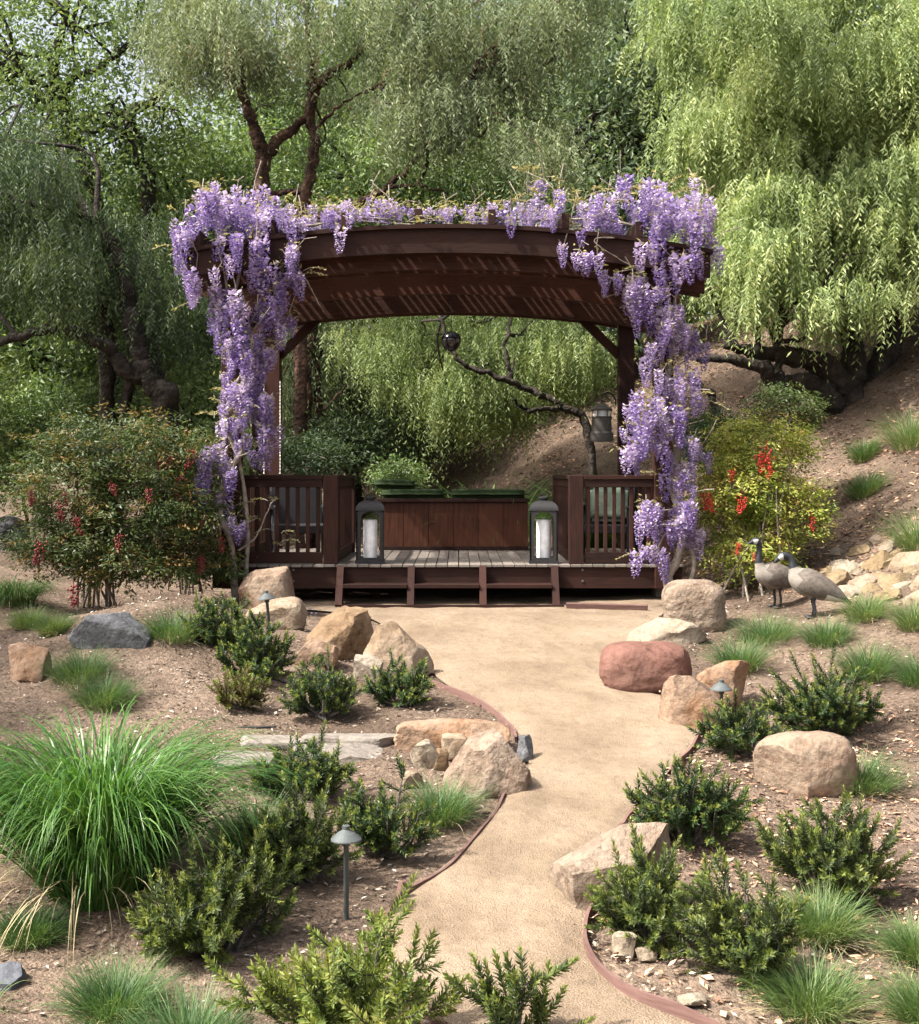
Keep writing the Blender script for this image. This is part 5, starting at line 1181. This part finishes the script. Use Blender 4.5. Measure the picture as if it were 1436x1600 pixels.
# centre: pepper tree with red-brown trunks behind the pergola
bB = gp(440, 690, 20.0)
tree('pepper_tree', 'grey green weeping tree with two reddish trunks rising behind the pergola roof', bB,
     [([gp(403, 690, 20) - [0, 0, .2], P(407, 420, 20), P(409, 300, 20), P(412, 235, 20)], .125, .10), ([P(412, 240, 20), P(396, 195, 19.9), P(378, 140, 19.8), P(370, 60, 19.7)], .11, .04),
      ([P(412, 250, 20), P(440, 215, 20), P(475, 185, 20), P(500, 130, 20)], .09, .04),
      ([gp(472, 690, 20) - [0, 0, .2], P(468, 420, 20), P(474, 320, 20), P(492, 235, 20), P(486, 170, 20), P(486, 90, 20), P(480, 0, 20)], .105, .045), ([P(490, 140, 20), P(515, 115, 19.9), P(545, 98, 19.8), P(600, 40, 19.7)], .07, .03),
      ([P(470, 345, 20), P(540, 325, 19.8), P(610, 288, 19.6), P(660, 240, 19.5), P(725, 203, 19.4)], .06, .02), ([P(600, 293, 19.6), P(650, 290, 19.5), P(700, 303, 19.4)], .03, .012), ([P(470, 300, 20), P(440, 300, 20), P(415, 304, 20)], .05, .035), ([P(495, 200, 20), P(530, 165, 19.8), P(570, 145, 19.7)], .03, .012)],
     fill([(250, -60), (270, 90), (330, 140), (400, 80), (470, 90), (540, 150), (600, 170), (650, 240), (710, 190), (760, 260), (840, 250), (880, 120), (910, -60)], 18.6, 20.8, 60, (.35, .7), 2) + [B(540, 230, 20.8, .9, .6, .5, .5)],
     'weep', PEP_G, M['bark_red'], 72, 520, 12, L=.58, K=14, leaf=(.086, .022), nl=70, lo=.1, tassel=90, spread=.20)
# left: dark leaning pepper tree
bA = gp(262, 660, 18.2)
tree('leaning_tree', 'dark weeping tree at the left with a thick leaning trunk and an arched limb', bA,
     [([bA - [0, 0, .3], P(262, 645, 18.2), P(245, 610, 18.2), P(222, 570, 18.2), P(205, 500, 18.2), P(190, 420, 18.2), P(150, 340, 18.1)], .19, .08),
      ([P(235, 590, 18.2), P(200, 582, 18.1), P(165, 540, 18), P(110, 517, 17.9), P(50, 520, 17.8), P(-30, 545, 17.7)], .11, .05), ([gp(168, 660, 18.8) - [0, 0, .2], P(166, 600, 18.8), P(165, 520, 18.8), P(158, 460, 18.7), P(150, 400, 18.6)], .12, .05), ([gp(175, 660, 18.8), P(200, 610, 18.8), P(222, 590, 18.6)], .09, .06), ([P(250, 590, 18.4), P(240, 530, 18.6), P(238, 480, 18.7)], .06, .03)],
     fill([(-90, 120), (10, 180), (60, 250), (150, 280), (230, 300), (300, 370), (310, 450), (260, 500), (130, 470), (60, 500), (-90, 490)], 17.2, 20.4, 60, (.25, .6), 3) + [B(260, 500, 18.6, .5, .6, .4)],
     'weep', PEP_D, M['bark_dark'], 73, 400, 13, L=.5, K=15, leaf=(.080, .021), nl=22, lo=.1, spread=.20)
# top left: airy tree against the sky
bC = gp(170, 690, 21.6)
tree('airy_tree', 'airy tree with thin dark twisting branches against the sky at the upper left', bC,
     [([bC - [0, 0, .2], P(165, 450, 21.6), P(138, 280, 21.6), P(112, 215, 21.6), P(95, 150, 21.6), P(85, 100, 21.6), P(105, 20, 21.6)], .17, .05), ([P(95, 150, 21.6), P(60, 130, 21.6), P(30, 110, 21.6)], .05, .02), ([P(100, 145, 21.6), P(120, 120, 21.6), P(160, 105, 21.6), P(185, 80, 21.6)], .06, .02), ([P(120, 118, 21.6), P(115, 80, 21.6), P(110, 40, 21.6)], .04, .015),
      ([gp(235, 690, 21.6) - [0, 0, .2], P(232, 330, 21.6), P(222, 260, 21.6), P(205, 200, 21.6), P(203, 175, 21.6), P(232, 162, 21.6), P(252, 140, 21.6), P(260, 105, 21.6)], .12, .05), ([P(203, 175, 21.6), P(185, 178, 21.6), P(168, 192, 21.6)], .04, .015)],
     [B(90, 60, 21.8, 1.8, 1.5, 1.4), B(210, 150, 21.8, 1.5, 1.4, 1.3), B(60, 200, 21.8, 1.6, 1.5, 1.3), B(180, 260, 21.8, 1.8, 1.5, 1.0), B(240, 20, 21.8, 1.0, 1.2, .8), B(-60, 60, 21.8, 1.6, 1.5, 1.8)],
     'tuft', OAK_G, M['bark_dark'], 74, 340, 60, leaf=(.105, .046), nl=80, lo=.2, spread=.24, r0=.04)
# below the arch: low weeping tree with a grey leaning limb
bE = gp(935, 690, 18.9)
tree('pepper_tree', 'low weeping tree seen through the pergola with a long grey slanting limb', bE,
     [([bE - [0, 0, .2], P(918, 670, 18.9), P(880, 635, 18.9), P(820, 605, 18.9), P(760, 582, 18.9), P(712, 560, 18.9), P(690, 500, 19)], .065, .022), ([P(880, 635, 18.9), P(830, 640, 18.7), P(800, 625, 18.6)], .04, .015), ([P(800, 600, 18.9), P(790, 550, 19), P(800, 480, 19.2)], .04, .02)],
     fill([(550, 440), (900, 440), (900, 560), (830, 610), (780, 660), (700, 640), (600, 630), (550, 560)], 19.4, 21.0, 44, (.3, .6), 4),
     'weep', PEP_S, M['bark_dark'], 75, 380, 13, L=.48, K=15, leaf=(.074, .020), nl=14, r0=.022, lo=.1, spread=.17)
bF = gp(482, 695, 20.8)
tree('slender_tree', 'slender pair of reddish stems behind the left rear post', bF,
     [([bF - [0, 0, .2], P(480, 600, 20.8), P(485, 520, 20.8), P(487, 430, 20.8)], .07, .05), ([gp(494, 695, 20.9) - [0, 0, .2], P(497, 620, 20.9), P(490, 540, 20.9), P(495, 430, 20.9)], .06, .045), ([P(500, 650, 20.8), P(540, 600, 20.6), P(560, 560, 20.5)], .02, .01)],
     [B(490, 520, 21.4, .8, .7, .7), B(450, 600, 21.4, .6, .6, .5)], 'weep', PEP_G, M['bark_red'], 76, 70, 9, L=.8, K=14, leaf=(.085, .024), nl=14)
# mid-distance trees
bG = gp(980, 600, 24)
tree('olive_tree', 'blue green tree between the weeping trees at the upper centre right', bG,
     [([bG - [0, 0, .2], P(1000, 400, 24), P(1050, 260, 24), P(1020, 150, 24), P(985, 60, 24)], .16, .04), ([P(1050, 250, 24), P(1000, 215, 23.8), P(940, 170, 23.6)], .05, .02), ([P(1040, 220, 24), P(1050, 120, 24), P(1035, 40, 24)], .06, .03)],
     [B(960, 60, 24, 1.5, 1.3, 1.3), B(1040, 180, 24, 1.2, 1.2, 1.2), B(920, 200, 24.2, 1.2, 1.2, .9), B(960, 310, 24, 1.4, 1.2, .9), B(880, 400, 24.4, 1.2, 1.2, .9), B(1030, 400, 24, 1.2, 1.2, 1.0), B(900, 520, 24, 1.4, 1, .9)], 'tuft', OAK_B, M['bark_dark'], 77, 420, 60, leaf=(.15, .060), nl=50, lo=.35, spread=.28)
spec = [('background_tree', 'bright green leafy tree behind the left front post of the pergola', (310, 690, 23.5), [B(300, 420, 23.5, 1.6, 1.3, 1.4), B(250, 300, 24, 1.4, 1.3, 1.1), B(360, 560, 23.5, 1.3, 1.1, .9), B(340, 260, 24, 1.1, 1.2, .8), B(240, 560, 23.5, 1.2, 1.0, .9)], OAK_G, 81, 380),
        ('background_tree', 'sunny green tree behind the roof of the pergola, centre', (640, 660, 25.5), [B(560, 280, 25.5, 1.7, 1.4, 1.1), B(700, 250, 25.5, 1.7, 1.4, 1.2), B(640, 400, 25.5, 1.8, 1.4, 1.1), B(780, 380, 25.8, 1.4, 1.3, 1.1), B(500, 420, 25.5, 1.3, 1.3, 1.2), B(450, 260, 26, 1.3, 1.3, 1.0), B(560, 540, 25, 1.5, 1.2, .9), B(800, 260, 26, 1.2, 1.2, 1)], OAK_G, 82, 560),
        ('background_tree', 'leafy tree low at the far left behind the leaning tree', (60, 700, 22.5), [B(60, 560, 22.5, 1.4, 1.2, 1.0), B(-20, 450, 22.5, 1.2, 1.1, 1.0), B(160, 520, 23, 1.2, 1.1, 1.1), B(60, 640, 21.5, 1.2, 1.0, .5), B(0, 330, 23, 1.3, 1.2, 1.0)], OAK_G, 83, 380),
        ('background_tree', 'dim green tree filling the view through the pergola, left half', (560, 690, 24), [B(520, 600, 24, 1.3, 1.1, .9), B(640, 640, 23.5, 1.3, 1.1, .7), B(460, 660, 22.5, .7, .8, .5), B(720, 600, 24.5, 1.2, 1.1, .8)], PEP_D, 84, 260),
        ('background_tree', 'green tree filling the view through the pergola, right half', (840, 640, 25), [B(820, 560, 25, 1.4, 1.1, .9), B(900, 600, 24.5, 1.0, 1.0, .6), B(780, 480, 25.5, 1.3, 1.2, .9)], OAK_G, 85, 220)]
for nm, lab, (x, y, Y), bl, mt, sd, nc in spec:
    b_ = gp(x, y, Y)
    top_ = np.array(bl[0][:3]); tree(nm, lab, b_, [([b_ - [0, 0, .3], b_ * .5 + top_ * .5 + [.1, 0, 0], top_], .14, .05)], bl, 'tuft', mt, M['bark_dark'], sd, nc, 62, leaf=(.13, .052), nl=30, lo=.4, spread=.215)
# undergrowth and further trees that close the left and centre
for i, (lab, x, y, Y, bl, mt, nc) in enumerate([
        ('rounded leafy bush under the leaning tree at the far left', 40, 740, 19.5, [B(30, 690, 19.5, .9, .7, .55), B(100, 660, 20, .8, .7, .6)], OAK_G, 150),
        ('leafy bush between the leaning trunk and the wisteria', 300, 740, 19.0, [B(300, 650, 19.2, .7, .6, .8), B(330, 720, 18.6, .5, .5, .4)], OAK_G, 140),
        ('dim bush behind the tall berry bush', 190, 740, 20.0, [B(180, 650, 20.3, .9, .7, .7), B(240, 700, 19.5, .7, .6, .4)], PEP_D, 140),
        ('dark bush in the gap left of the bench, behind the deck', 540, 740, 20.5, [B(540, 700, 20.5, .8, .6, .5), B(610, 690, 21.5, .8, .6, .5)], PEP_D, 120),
        ('bush at the far left edge below the arched limb', -60, 740, 18.5, [B(-60, 640, 18.5, .9, .8, .8), B(-30, 740, 18.2, .7, .6, .4)], OAK_G, 140)]):
    b_ = gp(x, y, Y); tree('undergrowth_bush', lab, b_, [([b_ - [0, 0, .1], b_ + [0, 0, .3], np.array(bl[0][:3])], .04, .015)], bl, 'tuft', mt, M['bark_dark'], 520 + i, nc, 62, group='bushes under the trees', leaf=(.085, .036), nl=14, lo=.3, spread=.17, r0=.02, cat='bush')
for i, (lab, x, Y, bl, mt, nc) in enumerate([
        ('tall green tree behind the airy tree at the upper left', 0, 27.5, [B(20, 330, 27.5, 1.9, 1.4, 1.3), B(150, 400, 27.5, 1.9, 1.4, 1.3), B(-60, 300, 27.5, 1.8, 1.4, 1.2), B(90, 520, 27, 2.0, 1.4, 1.2), B(250, 480, 27.5, 1.6, 1.3, 1.2)], OAK_G, 380),
        ('tall green tree behind the trunks of the weeping tree', 420, 27.5, [B(380, 180, 27.5, 1.6, 1.4, 1.3), B(430, 330, 27.5, 1.7, 1.4, 1.3), B(520, 150, 28, 1.6, 1.4, 1.4), B(380, 480, 27, 1.7, 1.4, 1.3), B(300, 330, 28, 1.3, 1.3, 1.2)], OAK_G, 380),
        ('tall tree behind the roof ridge at the upper right of centre', 840, 28, [B(820, 120, 28, 1.7, 1.4, 1.5), B(720, 120, 28.5, 1.6, 1.4, 1.4), B(900, 30, 28, 1.5, 1.4, 1.4), B(640, 40, 28.5, 1.6, 1.4, 1.3), B(820, 300, 28, 1.6, 1.4, 1.4), B(1080, 60, 27, 1.5, 1.4, 1.5), B(1080, 300, 27, 1.5, 1.4, 1.5)], OAK_B, 480)]):
    b_ = gp(x, 690, Y); top_ = np.array(bl[0][:3]); tree('background_tree', lab, b_, [([b_ - [0, 0, .3], b_ * .5 + top_ * .5, top_], .15, .05)], bl, 'tuft', mt, M['bark_dark'], 540 + i, nc, 60, leaf=(.15, .064), nl=24, lo=.4, spread=.25)
# weeping tree added out of view on the left, to shade the berry bush bed
b_ = np.array([-9.2, 9.0, 0.0]); b_[2] = float(hgt(b_[0], b_[1]))
tree('pepper_tree', 'weeping tree added outside the view to shade the bed of the berry bush', b_,
     [([b_ - [0, 0, .3], b_ + [.2, .1, 1.8], b_ + [.6, .3, 3.6], b_ + [.8, .4, 5.6]], .24, .09), ([b_ + [.3, .1, 2.4], b_ + [1.0, -.6, 3.8], b_ + [1.6, -1.2, 5.0]], .12, .05), ([b_ + [.4, .2, 2.8], b_ + [.3, 1.4, 4.2], b_ + [.2, 2.4, 5.4]], .12, .05)],
     [(-8.2, 9.2, 5.2, 1.5, 1.8, 1.2), (-7.8, 7.4, 4.6, 1.1, 1.3, 1.0), (-8.8, 11.6, 5.0, 1.4, 1.6, 1.1), (-10.0, 8.8, 5.4, 1.4, 1.6, 1.2), (-7.4, 10.4, 4.4, .9, 1.0, .7)],
     'weep', PEP_G, M['bark_red'], 78, 240, 10, group='weeping trees', L=.6, K=12, leaf=(.11, .035), nl=40, spread=.22)
# shrubs behind the deck and on the slope
for i, (lab, (x, y, Y), bl, mt, nc) in enumerate([
        ('dark leafy shrub behind the left railing of the pergola', (480, 745, 18.6), [B(480, 715, 18.6, .55, .4, .32)], PEP_D, 60),
        ('small low shrub behind the left end of the bench', (620, 760, 18.4), [B(620, 745, 18.4, .38, .35, .2)], OAK_G, 40),
        ('shaded shrub under the slope right of the wisteria', (1100, 700, 16.6), [B(1110, 690, 16.6, .42, .4, .35)], PEP_D, 60)]):
    b_ = gp(x, y, Y); tree('background_shrub', lab, b_, [([b_ - [0, 0, .1], b_ + [0, 0, .3], np.array(bl[0][:3])], .03, .015)], bl, 'tuft', mt, M['bark_grey'], 500 + i, nc, 60, group='shrubs around the deck', leaf=(.06, .026), nl=10, lo=.2, spread=.13, r0=.015, cat='shrub')
def slope_grass(px, py, Y, w, h, lab, seed):
    b = gp(px, py, Y); rs = np.random.default_rng(seed); n = 700; t = empty('grass_clump', b, lab, 'grass', 'long grasses behind the deck')
    r = np.sqrt(rs.uniform(0, 1, n)) * w * .35; a = rs.uniform(0, 6.283, n); base = np.stack([r * np.cos(a), r * np.sin(a), np.full(n, -.02)], -1)
    V, Q = blades(base, a + rs.normal(0, .6, n), rs.uniform(.9, 1.5, n), -rs.uniform(-.3, 1.0, n), h * rs.uniform(.7, 1.4, n), np.full(n, .014), 7, 1.2, rs); acc = Acc(); acc.add(V, Q); acc.build('blades', FOUNT, t)
slope_grass(765, 765, 17.9, .9, 1.45, 'long green grass clump behind the right half of the bench', 95)
slope_grass(930, 745, 17.8, .6, 1.25, 'long green grass clump below the hanging lantern', 96)
slope_grass(715, 765, 18.4, .7, 1.2, 'long green grass clump behind the middle of the bench', 97)
# wood that closes the view far behind
rs = np.random.default_rng(99)
bl = []
for x in np.arange(-22, 26, 1.7):
    for Y in (31, 36):
        hh = 7.0 if x < -5 else 14.0 if x > 1 else 13.0
        if x < -8: hh = 4.5 + .3 * abs(x + 8)
        z0 = float(hgt(x, Y)); top_ = max(hh + rs.normal(0, .8), z0 + 2.5)
        for z in np.arange(z0 + .8, top_, 1.6): bl.append((x + rs.normal(0, .5), Y + rs.normal(0, .7), z, 1.35, 1.2, 1.1))
C, D = clumps(bl, 1900, rs, .5); A = tuft_leaves(C, D, rs, 34, .40, (.30, .15))
tag(leaves('woodland', *A, OAK_G), 'dense green woodland closing the view far behind the pergola', 'woodland', kind='stuff')

# ------------------------------------------------------------------ litter: bark chips, dry leaves, gravel
def scatter(name, n, xr, yr, smin, smax, mat, seed, lab, cat, cond=None, aspect=(.25, .6), lift=.006, rel=False, tiltmax=.5):
    rs = np.random.default_rng(seed); x = rs.uniform(*xr, n); y = rs.uniform(*yr, n); ok = (np.abs(x) < y * .372 + .3)
    ok &= cond(x, y); x, y = x[ok], y[ok]; n = len(x)
    z = hgt(x, y) + lift
    if rel: z = z + (vnoise(x * 2.1, y * 2.1, 1) - .5) * .09 + (vnoise(x * 6, y * 6, 2) - .5) * .04
    a = rs.uniform(0, 6.283, n); tl = rs.normal(0, tiltmax * .5, n)
    d = np.stack([np.cos(a), np.sin(a), tl], -1); s = np.stack([-np.sin(a), np.cos(a), rs.normal(0, tiltmax * .5, n)], -1)
    L = rs.uniform(0, 1, n) ** 2 * (smax - smin) + smin
    o = leaves(name, np.stack([x, y, z], -1), d, s, L, L * rs.uniform(*aspect, n), mat, fold=.1); return tag(o, lab, cat, kind='stuff')
CH1 = chips_mat('bark_chip', [(0.041, 0.028, 0.019), (0.090, 0.062, 0.043), (0.137, 0.099, 0.073), (0.206, 0.155, 0.113), (0.301, 0.246, 0.193)])
CH2 = chips_mat('dry_leaf_litter', [(0.161, 0.087, 0.053), (0.306, 0.169, 0.103), (0.440, 0.255, 0.162), (0.563, 0.348, 0.232), (0.661, 0.441, 0.305)])
GRV = chips_mat('path_grit', [(0.122, 0.092, 0.061), (0.220, 0.165, 0.111), (0.306, 0.245, 0.178), (0.379, 0.331, 0.269)])
offp = lambda x, y: ~in_path(x, y) & ~((np.abs(x - XC) < 2.6) & (y > 13.9) & (y < 17.4))
scatter('bark_mulch', 70000, (-6, 6.5), (5, 15), .010, .048, CH1, 1, 'loose brown bark mulch covering the planting beds', 'mulch', offp, rel=True)
scatter('leaf_litter', 95000, (-7, 11), (12.5, 27), .025, .10, CH2, 2, 'dry pinkish leaf litter on the slope behind', 'leaf litter', lambda x, y: offp(x, y) & (.6 * (x - 3.6) + .38 * (y - 15) > -.8), rel=True)
scatter('dry_leaves', 7000, (.5, 4), (5, 9.5), .015, .065, CH2, 3, 'dry leaves scattered over the lower right bed', 'leaf litter', offp, rel=True, lift=.012)
scatter('path_grit', 16000, (-3, 3), (5, 14), .004, .013, GRV, 4, 'fine loose grit on the sandy path', 'grit', in_path, aspect=(.6, .95), lift=.013, tiltmax=.3)
scatter('path_litter', 9000, (-3, 3), (5, 14), .008, .04, CH1, 5, 'bits of bark and dry leaf strewn along the edges of the path', 'leaf litter', lambda x, y: in_path(x, y) & (np.random.default_rng(8).random(len(x)) < np.exp(-path_dist(x, y) / .09) + .03), lift=.013)
PETFALL = chips_mat('fallen_petal', [(.24, .18, .36), (.40, .33, .50), (.52, .46, .58)])
scatter('fallen_petals', 900, (-3, 3), (13.0, 13.9), .012, .03, PETFALL, 6, 'fallen lilac petals at the foot of the steps', 'petals', lambda x, y: np.abs(np.abs(x - XC) - 2.1) < .8, aspect=(.5, .9), lift=.016)
CH3 = chips_mat('pale_wood_chip', [(.22, .18, .14), (.34, .29, .24), (.46, .41, .35), (.56, .51, .45)])
scatter('pale_chips', 9000, (-6, 6.5), (5, 15), .012, .050, CH3, 7, 'pale wood chips and bleached scraps flecking the brown mulch', 'mulch', offp, rel=True, lift=.014)
scatter('path_pebbles', 700, (-3, 3), (5, 14), .012, .028, GRV, 9, 'small loose pebbles lying on the sandy path', 'pebbles', in_path, aspect=(.6, .95), lift=.016, tiltmax=.6)
